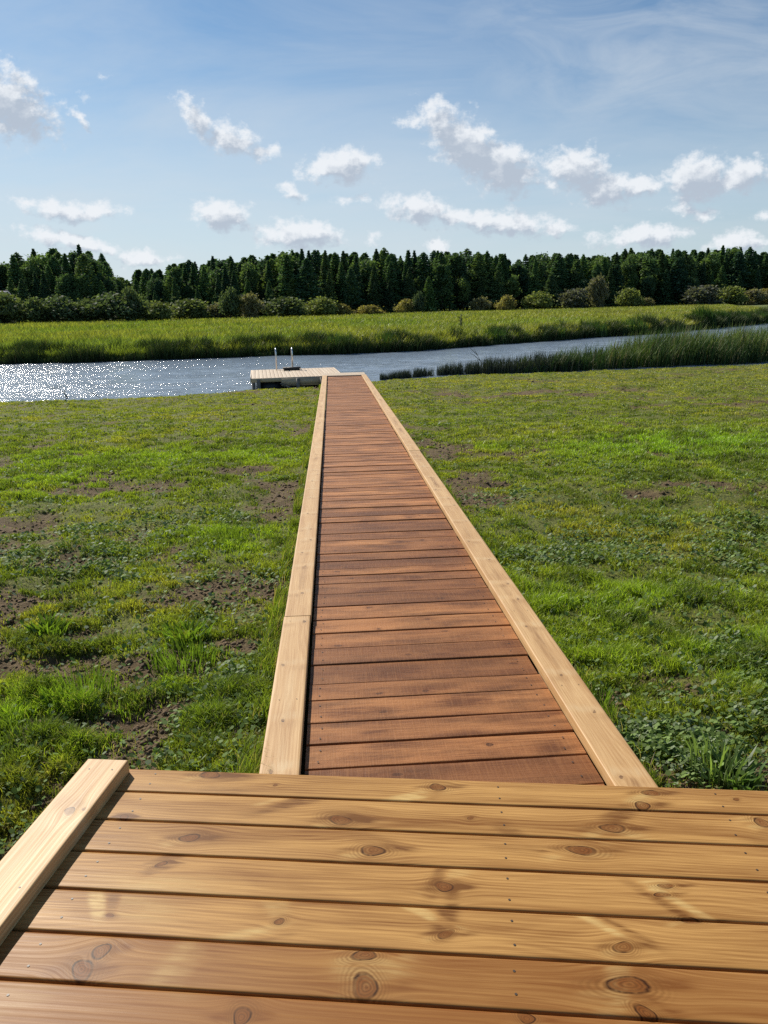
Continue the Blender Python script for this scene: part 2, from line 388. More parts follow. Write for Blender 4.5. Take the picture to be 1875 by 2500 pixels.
def wood_mat(name, light, dark, ring, knot, pale, rough=.42, grain=1.0, fine=(1.2, 90), saw=0.0, tint_amt=.25, spec=.5, bump=.25, stain=(.20, .068, .014)):
    m_, n, b = mat(name)
    uv = n.attr('wood', 'Vector')
    u, v, _ = n.sep(uv)
    g1 = n.noise(n.xyz(n.math('MULTIPLY', u, 1.1), n.math('MULTIPLY', v, 125)), 1.0, 6, .68)
    g2 = n.noise(n.xyz(n.math('MULTIPLY', u, .5), n.math('MULTIPLY', v, 14)), 1.0, 3, .55)
    gw_ = n.noise(n.xyz(n.math('MULTIPLY', u, .9), n.math('MULTIPLY', v, 5)), 1.0, 2, .5)
    rg = n.math('SINE', n.math('ADD', n.math('MULTIPLY', v, 400.0), n.math('MULTIPLY', gw_, 60.0)))
    rg = n.mapr(rg, -1, 1)
    g4 = n.noise(n.xyz(n.math('MULTIPLY', u, 9.0), n.math('MULTIPLY', v, 260)), 1.0, 3, .6)
    g5 = n.noise(n.xyz(n.math('MULTIPLY', u, 3.0), n.math('MULTIPLY', v, 190)), 1.0, 3, .6)
    f = n.math('ADD', n.math('MULTIPLY', g1, .45), n.math('ADD', n.math('MULTIPLY', g2, .45), n.math('MULTIPLY', rg, .12 * ring)))
    big = n.noise(n.xyz(n.math('MULTIPLY', u, 2.2), n.math('MULTIPLY', v, 11)), 1.0, 3, .5, .6)
    f = n.math('ADD', f, n.math('MULTIPLY', n.math('SUBTRACT', big, .5), .45))
    f = n.mapr(f, .32, .72)
    f = n.math('ADD', f, n.math('MULTIPLY', n.math('SUBTRACT', g5, .5), 1.5), clamp=True)
    c = n.mix(n.math('MULTIPLY', f, grain), light, dark)
    c = n.mix(n.math('MULTIPLY', n.mapr(g4, .52, .75), .22), c, tuple(x * .55 for x in dark))
    tone = n.math('MULTIPLY', n.attr('tone'), n.mapr(n.noise(n.xyz(n.math('MULTIPLY', u, 6.0), n.math('MULTIPLY', v, 75.0)), 1.0, 4, .65), .36, .64, .15, 1.7))
    c = n.mix(n.mapr(tone, 0, -1, 0, 1.0), c, tuple(x * .75 for x in dark))
    c = n.mix(n.mapr(tone, 0, 1, 0, .85), c, n.mix(n.mapr(g1, .35, .65), pale, tuple(x * .8 for x in pale)))
    ti = n.attr('tint')
    c = n.mix(n.mapr(ti, .0, 1.0, tint_amt, 0), c, stain)
    # knots: rings, dark rim, brown core
    kr = n.attr('knot')
    kn = n.math('ADD', kr, n.math('MULTIPLY', n.math('SUBTRACT', g4, .5), .25))
    core = n.mapr(kn, 1.05, .80, 0, n.mapr(n.noise(n.xyz(n.math('MULTIPLY', u, 25.0), n.math('MULTIPLY', v, 60.0)), 1.0, 3, .6), .3, .7, .4, 1.0))
    rim = n.math('MULTIPLY', n.math('MULTIPLY', n.mapr(kn, .78, .95), n.mapr(kn, 1.16, 1.0)), n.mapr(n.noise(n.xyz(n.math('MULTIPLY', u, 40.0), n.math('MULTIPLY', v, 40.0)), 1.0, 2, .5), .38, .58, .25, 1))
    halo = n.math('MULTIPLY', n.mapr(kn, 2.6, 1.1, 0, .7), n.mapr(n.math('SINE', n.math('MULTIPLY', kn, 19.0)), -1, 1, .05, 1))
    c = n.mix(halo, c, tuple(x * .8 for x in dark))
    c = n.mix(core, c, n.mix(n.mapr(n.math('SINE', n.math('MULTIPLY', kn, 22.0)), -1, 1), knot, tuple(x * .6 for x in knot)))
    c = n.mix(n.math('MULTIPLY', rim, 1.0), c, tuple(x * .22 for x in knot))
    if saw > 0:     # rough sawn marks across the plank and weather stains
        sw = n.noise(n.xyz(n.math('MULTIPLY', u, 170.0), n.math('MULTIPLY', v, 6.0)), 1.0, 2, .5)
        stn = n.noise(n.xyz(n.math('MULTIPLY', u, 2.2), n.math('MULTIPLY', v, 9)), 1.0, 5, .65)
        c = n.mix(n.mapr(stn, .44, .68, 0, .78), c, tuple(x * .36 for x in dark))
        c = n.mix(n.mapr(sw, .45, .8, 0, .16), c, pale)
        spk = n.noise(n.xyz(n.math('MULTIPLY', u, 60.0), n.math('MULTIPLY', v, 120.0)), 1.0, 3, .7)
        c = n.mix(n.mapr(spk, .62, .8, 0, .4), c, pale)
        hgt = n.math('ADD', n.math('MULTIPLY', sw, saw), n.math('ADD', g4, n.math('MULTIPLY', spk, 1.2)))
    else:
        hgt = n.math('ADD', n.math('MULTIPLY', g1, .6), n.math('MULTIPLY', g4, .5))
    n.put(b.inputs['Base Color'], c)
    n.put(b.inputs['Roughness'], n.mapr(g1, .3, .7, rough - .06, rough + .1))
    b.inputs['Specular IOR Level'].default_value = spec
    n.put(b.inputs['Normal'], n.bump(hgt, bump, .0015))
    return m_
M_deck = wood_mat('oiled_pine', (.51, .285, .092), (.20, .080, .018), .8, (.19, .062, .012), (.64, .44, .17), rough=.44, tint_amt=.85, bump=.35, spec=.14)
M_trim = wood_mat('fresh_pine', (.66, .43, .195), (.42, .225, .078), .8, (.20, .09, .03), (.68, .49, .26), rough=.55, tint_amt=.28, bump=.3)
M_plank = wood_mat('stained_plank', stain=(.095, .028, .008), light=(.56, .245, .085), dark=(.22, .075, .021), ring=.5, knot=(.08, .025, .008), pale=(.58, .27, .095), rough=.55, saw=.6, tint_amt=.75, bump=.8, spec=.2)
M_dock = wood_mat('pale_dock_wood', (.62, .50, .36), (.50, .38, .25), .6, (.24, .14, .07), (.7, .58, .42), rough=.55, tint_amt=.3)
def flat(name, col, rough=.6, metal=0.0, noise=0.0, sc=8.0):
    m_, n, b = mat(name)
    if noise:
        tcn = m_.node_tree.nodes.new('ShaderNodeTexCoord')
        nn = n.noise(tcn.outputs['Object'], sc, 5, .6)
        c = n.mix(n.mapr(nn, .3, .7), tuple(x * (1 - noise) for x in col), tuple(min(1, x * (1 + noise)) for x in col))
        n.put(b.inputs['Base Color'], c)
    else: b.inputs['Base Color'].default_value = (*col, 1)
    b.inputs['Roughness'].default_value = rough; b.inputs['Metallic'].default_value = metal
    return m_
M_screw = flat('dark_screw', (.05, .032, .02), .5)
M_under = flat('weathered_beam', (.16, .11, .065), .8, 0, .4)
M_float = flat('black_float', (.018, .018, .02), .5, 0, .3)
M_steel = flat('stainless_steel', (.72, .73, .75), .22, 1.0)
M_tread = flat('dark_tread', (.045, .042, .038), .6, 0, .4)
M_pile = flat('grey_pile', (.20, .18, .155), .8, 0, .35)
M_bark = flat('bark', (.075, .055, .042), .9, 0, .4)

# ------------------------------------------------------------------ wooden boards
class Boards:
    def __init__(s): s.v = []; s.f = []; s.uv = []; s.kn = []; s.tone = []; s.tint = []; s.mi = []; s.n = 0
    def board(s, org, d, nrm, L, wd, th, dl=.02, nw=8, knots=(), tones=(), tint=1.0, z=0.0, round_=.004, crown=0.0, uoff=None, slope=0.0, warp=0.0, wtaper=0.0):
        """org: xy of the start of the board's edge; d: along; nrm: across; z = top height (deck frame)"""
        nl = max(2, int(L / dl) + 1)
        us = np.linspace(0, L, nl)
        r = round_
        vs = [0, 0, r * .3, r] + list(np.linspace(r, wd - r, nw)[1:-1]) + [wd - r, wd - r * .3, wd, wd]
        zs = [-th, -r, -r * .3, 0] + [0] * (nw - 2) + [0, -r * .3, -r, -th]
        vs = np.array(vs); zs = np.array(zs, float)
        zs[3:-3] += crown * (1 - ((vs[3:-3] - wd / 2) / (wd / 2)) ** 2)
        U, Vv = np.meshgrid(us, vs, indexing='ij'); Z = np.broadcast_to(zs, U.shape).copy()
        Vpos = Vv + (Vv / wd) * wtaper * (U / L)
        if warp:
            ph = random.random() * 9
            Vpos = Vpos + (vnoise(U * 2.1 + ph, U * 0 + ph) - .5) * warp
            Z = Z + (vnoise(U * .9 + ph, U * 0 + 3 + ph) - .5) * warp * .8
        X = org[0] + d[0] * U + nrm[0] * Vpos; Y = org[1] + d[1] * U + nrm[1] * Vpos
        Zw = Z + z + slope * U
        uo, vo = uoff if uoff else (random.random() * 60, random.random() * 20)
        arc = Vv + np.where(Z < -r * 1.1, Z, 0)
        psi = arc.copy(); kr = np.full(U.shape, 9.0); tn = np.zeros(U.shape)
        for (ku, kv, ra, rb, ang) in knots:
            ca, sa = math.cos(ang), math.sin(ang)
            a = ((U - ku) * ca + (Vv - kv) * sa) / ra; b = (-(U - ku) * sa + (Vv - kv) * ca) / rb
            rr = np.sqrt(a * a + b * b); th_ = np.arctan2(b, a); rr = rr * (1 + .16 * np.sin(th_ + ku * 40) + .12 * np.sin(2 * th_ + ku * 90) + .07 * np.sin(3 * th_ + kv * 300)); kr = np.minimum(kr, rr)
            g = np.exp(-((U - ku) / (ra * 3.2)) ** 2 - ((Vv - kv) / (rb * 3.0)) ** 2)
            psi = psi - .85 * (Vv - kv) * g
        for (ku, kv, ra, rb, ang, amp) in tones:
            ca, sa = math.cos(ang), math.sin(ang)
            a = ((U - ku) * ca + (Vv - kv) * sa) / ra; b = (-(U - ku) * sa + (Vv - kv) * ca) / rb
            tn = tn + amp * np.exp(-np.abs(a) ** 3 - b ** 4)
        m_ = len(vs); idx = np.arange(nl * m_).reshape(nl, m_) + s.n
        fq = np.stack([idx[:-1, :-1], idx[1:, :-1], idx[1:, 1:], idx[:-1, 1:]], -1).reshape(-1, 4)
        s.v.append(np.stack([X, Y, Zw], -1).reshape(-1, 3)); s.f.append(fq); s.mi.append(np.zeros(len(fq), int))
        s.uv.append(np.stack([U + uo, psi + vo], -1).reshape(-1, 2)); s.kn.append(kr.ravel()); s.tone.append(tn.ravel()); s.tint.append(np.full(nl * m_, tint))
        s.n += nl * m_
        for e, k in ((0, 0), (1, nl - 1)):      # end grain
            vv = np.stack([X[k], Y[k], Zw[k]], -1); half = m_ // 2
            ii = np.arange(m_) + s.n
            q = [(ii[j], ii[j + 1], ii[m_ - 2 - j], ii[m_ - 1 - j]) for j in range(half - 1)]
            if e == 0: q = [t[::-1] for t in q]
            q = [(t[0], t[1], t[2], t[3]) for t in q if len(set(t)) == 4]
            s.v.append(vv); s.f.append(np.array(q)); s.mi.append(np.zeros(len(q), int))
            s.uv.append(np.stack([zs * 3 + uo, vs + vo], -1)); s.kn.append(np.full(m_, 9.)); s.tone.append(np.full(m_, -.25)); s.tint.append(np.full(m_, tint)); s.n += m_
    def screw(s, x, y, z, r=.0038):
        k = 8; a = np.arange(k) * 2 * math.pi / k
        v = np.stack([x + r * np.cos(a), y + r * np.sin(a), np.full(k, z + .0008)], -1)
        s.v.append(v); i = np.arange(k) + s.n
        q = np.array([(i[0], i[1], i[2], i[3]), (i[0], i[3], i[4], i[7]), (i[4], i[5], i[6], i[7])]); s.f.append(q); s.mi.append(np.ones(3, int))
        s.uv.append(np.zeros((k, 2))); s.kn.append(np.full(k, 9.)); s.tone.append(np.zeros(k)); s.tint.append(np.ones(k)); s.n += k
    def build(s, name, m_, parent, loc, tr=T, smooth=False):
        v = tr(np.vstack(s.v)) - np.asarray(loc)
        me = mesh_np(name, v, [np.vstack(s.f)], [m_, M_screw], dict(wood=np.vstack(s.uv), knot=np.concatenate(s.kn), tone=np.concatenate(s.tone), tint=np.concatenate(s.tint)), smooth, np.concatenate(s.mi))
        return link(name, me, parent)

# ------------------------------------------------------------------ the deck in the foreground
DA = R(-5.75); DD = np.array([math.cos(DA), math.sin(DA)]); DN = np.array([-DD[1], DD[0]])   # along the boards; away from the camera
def Lp(px, py, z=0.0): return unp(px, py, z, PL)[:2]
front = (Lp(319, 1875) @ DN + Lp(937, 1893) @ DN) / 2
left_u = Lp(313, 1857, .045) @ DD
DP = []          # pixel measured gaps at x = 935
for py in (1953, 2025.5, 2107.6, 2205, 2316.7, 2444): DP.append(Lp(935, py) @ DN)
gaps_c = DP + [DP[-1] - .163 * k for k in range(1, 14)]
edges = [front] + gaps_c
z7 = lambda x, y: (x / 1.765, 1800 + y / 1.765)
z8 = lambda x, y: (935 + x / 1.765, 1800 + y / 1.765)
KN = [  # photo knots: (pixel), half length, half width (m), turn
 (z7(912, 162), .032, .019, .1), (z7(1475, 360), .031, .020, 0), (z7(815, 438), .026, .018, 0), (z7(1610, 487), .032, .020, -.3), (z7(440, 918), .020, .022, .3),
 (z7(350, 1000), .024, .028, .6), (z7(1575, 937), .024, .017, .2), (z7(1580, 1080), .030, .029, -.5), (z7(1040, 1210), .020, .020, 0), (z7(1200, 798), .012, .010, 0),
 (z7(1185, 208), .007, .006, 0), (z7(470, 768), .012, .006, 0), (z8(238, 215), .025, .017, 0), (z8(1157, 243), .024, .016, 0), (z8(1120, 294), .024, .018, .6), (z8(375, 350), .009, .008, 0),
 (z8(990, 396), .032, .019, -.2), (z8(1524, 268), .009, .007, 0), (z8(845, 487), .036, .019, 0), (z8(265, 648), .022, .018, -.7), (z8(1200, 678), .018, .009, 0), (z8(1222, 640), .02, .009, .2),
 (z8(1335, 790), .025, .009, -.1), (z8(275, 850), .020, .011, .5), (z8(1038, 903), .020, .017, .3), (z8(1062, 1065), .042, .024, -.1), (z8(1140, 1192), .022, .016, -.5), (z8(1640, 372), .02, .02, 0),
 (z8(620, 1215), .018, .012, 0), (z7(700, 545), .016, .008, .7), (z7(535, 342), .014, .010, 0)]
TN = [  # stains and pale flames: (pixel), half length, half width, turn, amount
 (z7(1010, 175), .075, .022, .1, -.6), (z7(960, 230), .09, .02, 0, -.45), (z7(1250, 285), .13, .026, .45, -.85), (z7(1150, 290), .05, .02, .5, .5), (z7(530, 342), .035, .02, 0, -.9),
 (z7(730, 520), .06, .025, .8, -.6), (z7(690, 565), .05, .018, .6, -.9), (z7(600, 740), .10, .04, -.2, .35), (z7(420, 720), .06, .02, -1.0, .9), (z7(487, 710), .05, .016, -1.3, -.8),
 (z7(850, 430), .09, .03, 0, -.35), (z7(1500, 340), .08, .03, -.1, -.5), (z7(1630, 450), .1, .03, -.4, -.3), (z7(770, 1000), .05, .10, -.3, .95), (z7(830, 980), .04, .1, -.3, -.55),
 (z7(330, 1000), .07, .05, .5, -.4), (z7(1520, 1000), .05, .07, .2, .75), (z7(1640, 1000), .05, .05, 0, .5), (z7(1180, 700), .06, .03, -1.0, .5), (z7(1090, 850), .10, .02, .3, .7), (z7(1150, 860), .09, .02, .4, -.5),
 (z7(860, 1110), .10, .03, -.3, .8), (z7(940, 1130), .08, .05, -.6, -.75), (z7(40, 1120), .12, .05, .5, .8), (z7(700, 640), .18, .04, 0, .4),
 (z8(130, 255), .10, .02, .35, .9), (z8(215, 235), .03, .03, .9, -.7), (z8(1010, 340), .06, .03, .6, -.9), (z8(1110, 270), .05, .03, .7, .6), (z8(540, 400), .05, .03, -.8, -.45), (z8(1050, 410), .06, .02, -.4, .6),
 (z8(660, 485), .14, .02, 0, -.35), (z8(910, 490), .06, .03, .2, .4), (z8(230, 620), .02, .07, -.3, -.8), (z8(300, 590), .06, .02, .4, .45), (z8(300, 700), .02, .05, 0, -.6), (z8(1190, 640), .04, .03, 0, .6),
 (z8(1240, 730), .12, .018, -.75, -.9), (z8(1310, 740), .12, .018, -.75, .8), (z8(180, 760), .10, .015, -.5, .9), (z8(265, 790), .03, .06, -.2, -.85), (z8(950, 810), .10, .016, -.6, .95), (z8(1030, 830), .09, .014, -.6, -.85),
 (z8(1000, 1080), .035, .16, -.25, 1.0), (z8(1110, 1120), .03, .06, .3, -.8), (z8(940, 1040), .02, .1, 0, -.4), (z8(1180, 1190), .06, .02, -.8, .9), (z8(30, 1000), .06, .08, 0, .5), (z8(640, 1210), .07, .02, -.8, .8), (z8(700, 1205), .05, .02, 0, -.6),
 (z8(1600, 370), .05, .03, 0, .5), (z8(1640, 420), .06, .05, 0, -.3)]
deck = empty('wooden_deck', (0, 0, 0))
tag(deck, 'new knotty pine deck of wide golden boards at the head of the boardwalk', 'deck')
bd = Boards()
for i in range(len(edges) - 1):
    c1, c0 = edges[i], edges[i + 1]
    wd = c1 - c0 - .0075
    kn, tn = [], []
    for (p, ra, rb, ang) in KN:
        q = Lp(*p); uu, cc = q @ DD, q @ DN
        if c0 - .012 < cc < c1 + .012: kn.append((uu - left_u, cc - c0, ra, rb, ang))
    for (p, ra, rb, ang, amp) in TN:
        q = Lp(*p); uu, cc = q @ DD, q @ DN
        if c0 < cc < c1: tn.append((uu - left_u, cc - c0, ra, rb, ang, amp * .95))
    u0 = left_u - .06
    kn = [(a + .06, *b) for a, *b in kn]; tn = [(a + .06, *b) for a, *b in tn]
    for (a, b_, ra, rb, ang) in kn:
        if ra > .013: tn += [(a + ra * 2.2, b_ + rb * .3, ra * 1.6, rb * .7, .1, -.7), (a - ra * 2.0, b_ - rb * .2, ra * 1.4, rb * .6, .15, -.5), (a - ra * 1.6, b_ - rb, ra * 1.4, rb * .9, .5, .35), (a + ra * 1.5, b_ + rb, ra * 1.5, rb * .8, -.5, -.3)]
    x = 2.6 + random.random() * .3
    while x < 4.6:                             # knots beyond the frame too
        kn.append((x, random.uniform(.03, .11), random.uniform(.015, .032), random.uniform(.012, .022), 0)); x += random.uniform(.35, .8)
    if i > 7:
        x = random.random() * .5
        while x < 2.6:
            kn.append((x, random.uniform(.03, .11), random.uniform(.015, .032), random.uniform(.012, .022), 0)); x += random.uniform(.35, .8)
    tint = [1.0, .95, .92, .9, .92, .40, .18, .15, .4][i] if i < 9 else random.uniform(.3, 1)
    fine = i < 8
    o_ = DD * u0 + DN * c0
    bd.board(o_, DD, DN, 4.6, wd, .028, dl=.0045 if fine else .03, nw=34 if fine else 8, knots=kn, tones=tn, tint=tint, z=0, round_=.0045, crown=.0012)
    for su in (.16, 1.32, 2.0, 2.62, 3.2, 3.8):
        for sc_ in (.27, .74):
            q = DD * (u0 + su + random.uniform(-.006, .006)) + DN * (c0 + wd * sc_ + random.uniform(-.006, .006)); bd.screw(q[0], q[1], .0012, .0034)
bd.build('decking', M_deck, deck, (0, 0, 0))
# raised board along the deck's left edge
eb = Boards()
UE = float(Lp(313, 1857, .045) @ DN) - front
print('edge overhang', UE)
tk = []
for (p, ra, rb) in ((z7(300, 317), .02, .014), (z7(362, 310), .008, .006)):
    q = Lp(*p, .045); tk.append((front - (q @ DN) + UE, left_u - q @ DD, ra, rb, 0))
eb.board(DD * left_u + DN * (front + UE), -DN, -DD, 3.2, .145, .045, dl=.006, nw=24, knots=tk, tones=[(tk[0][0] - .03, .07, .035, .09, .3, -.4), (tk[0][0] + .05, .05, .05, .08, 0, .6), (.1, .06, .3, .008, 0, -.4)], tint=.95, z=.0465, round_=.004)
for u in (.06, .62, 1.2, 1.8, 2.4):
    for v_ in (.03, .11):
        q = DD * (left_u - v_) + DN * (front + UE - u); eb.screw(q[0], q[1], .0467, .003)
eb.build('edge_board', M_trim, deck, (0, 0, 0))
mb = MB()
def slab(u0, u1, c0, c1, z0, z1):
    P = [DD * u0 + DN * c0, DD * u1 + DN * c0, DD * u1 + DN * c1, DD * u0 + DN * c1]; mb.prism(P, z0, z1, T)
slab(left_u - .05, left_u + 4.5, front - .062, front - .016, -.165, -.030)
slab(left_u - .10, left_u - .055, front - 3.0, front - .01, -.165, -.003)
for k in range(8): slab(left_u + .1 + k * .58, left_u + .145 + k * .58, front - 3.0, front - .066, -.165, -.032)
mb.build('frame_beam', M_under, deck)

# ------------------------------------------------------------------ the boardwalk
walk = empty('boardwalk', (0, 0, 0))
tag(walk, 'long straight boardwalk of reddish brown stained planks with pale edge boards running to the river', 'boardwalk')
IW = 1.372 - .29                              # clear width between the edge boards
def pz(s_): return PATH_Z0 + PATH_RISE * s_
pl = Boards()
meas = [1882 - 2, 1820, 1769, 1714, 1675, 1628, 1589, 1552, 1521, 1489, 1458, 1433]
sb = []
for py in meas:
    q = Lp(760, py, PATH_Z0 - .045); sb.append((q - PATH_C) @ PATH_DIR)
cuts = [sb[0] - .19 * 2, sb[0] - .19] + sb
while cuts[-1] < PATH_L - .12: cuts.append(cuts[-1] + random.choice([.145, .17, .175, .18, .195]) + random.uniform(-.006, .006))
for i in range(len(cuts) - 1):
    a, b_ = cuts[i], min(cuts[i + 1], PATH_L)
    if a > PATH_L - .1: break
    gap = random.choice([.003, .004, .006, .010, .013]) if a < 3 else random.choice([.004, .006, .008, .013])
    wd = b_ - a - gap
    near = a < 4
    o_ = PATH_C + PATH_DIR * (a + gap * .5) - PATH_N * (IW / 2 - .013)
    kn = [(random.uniform(.1, 1.0), random.uniform(.02, wd - .02), random.uniform(.01, .022), random.uniform(.008, .014), 0) for _ in range(random.choice([0, 1, 1, 2]))]
    tn = [(random.uniform(0, 1.05), random.uniform(.0, wd), random.uniform(.06, .22), random.uniform(.02, .06), random.uniform(-.3, .3), random.choice([-.8, -.5, -.4, .3, .4])) for _ in range(5)]
    pl.board(o_, PATH_N, PATH_DIR, IW - .020 + random.uniform(-.004, .004), wd, .03, dl=.012 if near else .05, nw=14 if near else 6, knots=kn, tones=tn, tint=random.uniform(.5, 1) if not near else random.uniform(.0, .75), z=pz(a) - .045 + random.uniform(-.003, .003), round_=.0035, crown=-.0012, warp=.004, wtaper=random.uniform(-.004, .004))  # planks further off paler than near ones: sunlit sheen put into their tint
    if a < 9:
        for sn in (.05, IW - .085):
            for sc_ in (.25, .75):
                q = o_ + PATH_N * (sn + random.uniform(-.01, .01)) + PATH_DIR * wd * sc_; pl.screw(q[0], q[1], pz(a) - .0432, .0042)
pl.build('planks', M_plank, walk, (0, 0, 0))
def edge(side, joints):
    e = Boards(); js = [-.35] + joints + [PATH_L + .04]
    for a, b_ in zip(js[:-1], js[1:]):
        L = b_ - a - .0012
        off = IW / 2 if side > 0 else -IW / 2
        kn = []; tn = []; x = random.uniform(.2, .5)
        while x < L - .05:
            kn.append((x, random.uniform(.03, .115), random.uniform(.009, .015), random.uniform(.006, .009), random.uniform(-.4, .4)))
            tn.append((x + .03, .07, .03, .08, .2, random.choice([.5, .4])))
            tn.append((x - .035, random.uniform(.02, .12), .03, .04, .2, -.35))
            x += random.uniform(.22, .62)
        tn += [(random.uniform(0, L), .07, .25, .02, 0, random.choice([-.4, .4])) for _ in range(int(L * 2))]
        jit = random.uniform(-.003, .003)
        o_ = PATH_C + PATH_DIR * a + PATH_N * (off + jit)
        if side > 0: e.board(o_, PATH_DIR, PATH_N, L, .145, .045, dl=.015, nw=16, knots=kn, tones=tn, tint=random.uniform(.55, 1), z=pz(a) + jit * .6, slope=PATH_RISE, round_=.004)
        else: e.board(o_, PATH_DIR, -PATH_N, L, .145, .045, dl=.015, nw=16, knots=kn, tones=tn, tint=random.uniform(.55, 1), z=pz(a) + jit * .6, slope=PATH_RISE, round_=.004)
        x = a + .1
        while x < b_:
            for v_ in (.035, .11):
                q = PATH_C + PATH_DIR * x + PATH_N * (off + side * v_); e.screw(q[0], q[1], pz(x) + .0005, .0026)
            x += .9
    o = e.build('edge_board', M_trim, walk, (0, 0, 0))
    return o
edge(-1, [1.62, 6.3, 10.9, 15.6, 19.8]); edge(1, [2.08, 7.1, 12.4, 17.5])
for side in (-1, 1):
    mb = MB()
    n_ = 12
    for k in range(n_):
        a = -.1 + (PATH_L + .1) * k / n_; b_ = -.1 + (PATH_L + .1) * (k + 1) / n_
        c0 = side * (IW / 2 + .03); c1 = side * (IW / 2 + .075)
        P = [PATH_C + PATH_DIR * a + PATH_N * c0, PATH_C + PATH_DIR * a + PATH_N * c1, PATH_C + PATH_DIR * b_ + PATH_N * c1, PATH_C + PATH_DIR * b_ + PATH_N * c0]
        if side < 0: P = P[::-1]
        zt = pz((a + b_) / 2) - .049
        mb.prism(P, zt - .14, zt, T)
    if side > 0:
        for k in range(12):
            a = .5 + k * 1.9; P = [PATH_C + PATH_DIR * a - PATH_N * .52, PATH_C + PATH_DIR * a + PATH_N * .52, PATH_C + PATH_DIR * (a + .045) + PATH_N * .52, PATH_C + PATH_DIR * (a + .045) - PATH_N * .52]
            mb.prism(P, pz(a) - .2, pz(a) - .085, T)
    mb.build('support_beam', M_under, walk)

# ------------------------------------------------------------------ floating dock at the river
ZD = -.71
dnl, dfl, dfr = unp(614, 924, ZD)[:2], unp(596, 904.4, ZD)[:2], unp(794, 897.6, ZD)[:2]
dnr = dnl + (dfr - dfl)
dock = empty('floating_dock', (*((dnl + dfr) / 2), ZW)); dl = np.array(dock.location)
tag(dock, 'low pale wooden dock with steel ladder at the river end of the boardwalk', 'dock')
dx = (dfr - dfl); DWn = np.linalg.norm(dx); dx /= DWn; dyv = (dfl - dnl); DLn = np.linalg.norm(dyv); dyv /= DLn
dyv = np.array([-dx[1], dx[0]]) 
db = Boards(); yb = 0
nb = int(DWn / .125)
for k in range(nb):
    a = k * DWn / nb
    db.board(dnl + dx * a, dyv, dx, DLn, DWn / nb - .008, .028, dl=.4, nw=4, tint=random.uniform(.4, 1), z=ZD, tones=[(random.uniform(0, DLn), .06, .3, .06, 0, .4)], warp=.003)
db.build('decking', M_dock, dock, dl, tr=lambda P: np.asarray(P))
def prism_u(mb_, u0, u1, v0, v1, z0, z1):
    P = [dnl + dx * u0 + dyv * v0, dnl + dx * u1 + dyv * v0, dnl + dx * u1 + dyv * v1, dnl + dx * u0 + dyv * v1]; mb_.prism(P, z0, z1)
def wood_attrs(mb_, horizontal=True):
    v = np.vstack(mb_.v); n_ = len(v)
    return dict(wood=np.stack([v[:, 0] + v[:, 1] * .3, v[:, 2]], -1), knot=np.full(n_, 9.), tone=np.zeros(n_), tint=np.full(n_, .9))
for (u0, u1, v0, v1, zb) in ((0.0, DWn, -.04, -.002, -.13), (0, DWn, DLn + .002, DLn + .04, -.13), (-.04, -.002, -.04, DLn + .04, -.13), (DWn + .002, DWn + .04, -.04, DLn + .04, -.13)):
    mb = MB(); prism_u(mb, u0, u1, v0, v1, ZD + zb, ZD - .004); mb.build('fascia_board', M_dock, dock, dl, attrs=wood_attrs(mb))
mb = MB(); prism_u(mb, DWn * .32, DWn * .98, -.075, -.043, ZD - .27, ZD - .03); mb.build('side_panel', M_dock, dock, dl, attrs=wood_attrs(mb))
for u in (.06, .38, .70):
    mb = MB(); prism_u(mb, DWn * u, DWn * u + .85, .06, DLn - .15, ZW - .12, ZD - .135)
    mb.build('float', M_float, dock, dl)
for (u, v_) in ((.05, .02), (.22, -.02), (.05, DLn - .1), (DWn - .15, .0), (DWn * .5, -.10), (DWn - .7, -.1)):
    mb = MB(); p = dnl + dx * u + dyv * v_; mb.tube([(p[0], p[1], ZW - 1.1), (p[0], p[1], ZD - .035)], .06, 10); mb.build('pile', M_pile, dock, dl, smooth=False)
mb = MB(); a_ = dnl + dx * .9 + dyv * -.1; b2 = dnl + dx * 1.5 + dyv * -.3; mb.tube([(a_[0], a_[1], ZW + .22), (b2[0], b2[1], ZW - .05)], .02, 6); mb.build('brace', M_pile, dock, dl)
# bathing ladder on the far edge
lad = empty('ladder', (0, 0, 0)); lad.parent = dock
lb = [unp(676, 905, ZD)[:2], unp(716, 904.0, ZD)[:2]]
lb = [dnl + dx * ((p - dnl) @ dx) + dyv * (DLn - .12) for p in lb]
for p in lb:
    mb = MB(); pts = []
    q0 = p - dyv * .30; q1 = p + dyv * .16
    pts.append((q0[0], q0[1], ZD - .01)); pts.append((q0[0], q0[1], ZD + .66))
    for k in range(1, 8):
        t = math.pi * k / 8; c = (q0 + q1) / 2; rr = .23
        q = c - dyv * rr * math.cos(t); pts.append((q[0], q[1], ZD + .66 + .10 * math.sin(t)))
    pts.append((q1[0], q1[1], ZD + .66)); pts.append((q1[0], q1[1], ZW - .9))
    mb.tube(pts, .021, 8); mb.build('handrail', M_steel, lad, dl, smooth=True)
for k in range(3):
    mb = MB(); a_ = lb[0] + dyv * .16; b2 = lb[1] + dyv * .16; z_ = ZW - .05 - .28 * k
    mb.tube([(a_[0], a_[1], z_), (b2[0], b2[1], z_)], .018, 6); mb.build('rung', M_steel, lad, dl)
box = MB(); cxy = (unp(714, 906, ZD)[:2]); cxy = dnl + dx * ((cxy - dnl) @ dx) + dyv * (DLn - .55)
ang = math.atan2(dx[1], dx[0])
box.box((0, 0, .075), (.62, .40, .05), ang); box.box((0, 0, .03), (.55, .33, .04), ang)
for k in (-1, 1): box.box((k * .26 * dx[0], k * .26 * dx[1], .005 + .004), (.05, .34, .012), ang)
st_ = box.build('step_mat', M_tread); st_.location = (cxy[0], cxy[1], ZD + .002)
st_.rotation_euler = (0.0, 0.0, 0)
tag(st_, 'dark low step lying on the dock between the ladder handrails', 'step')
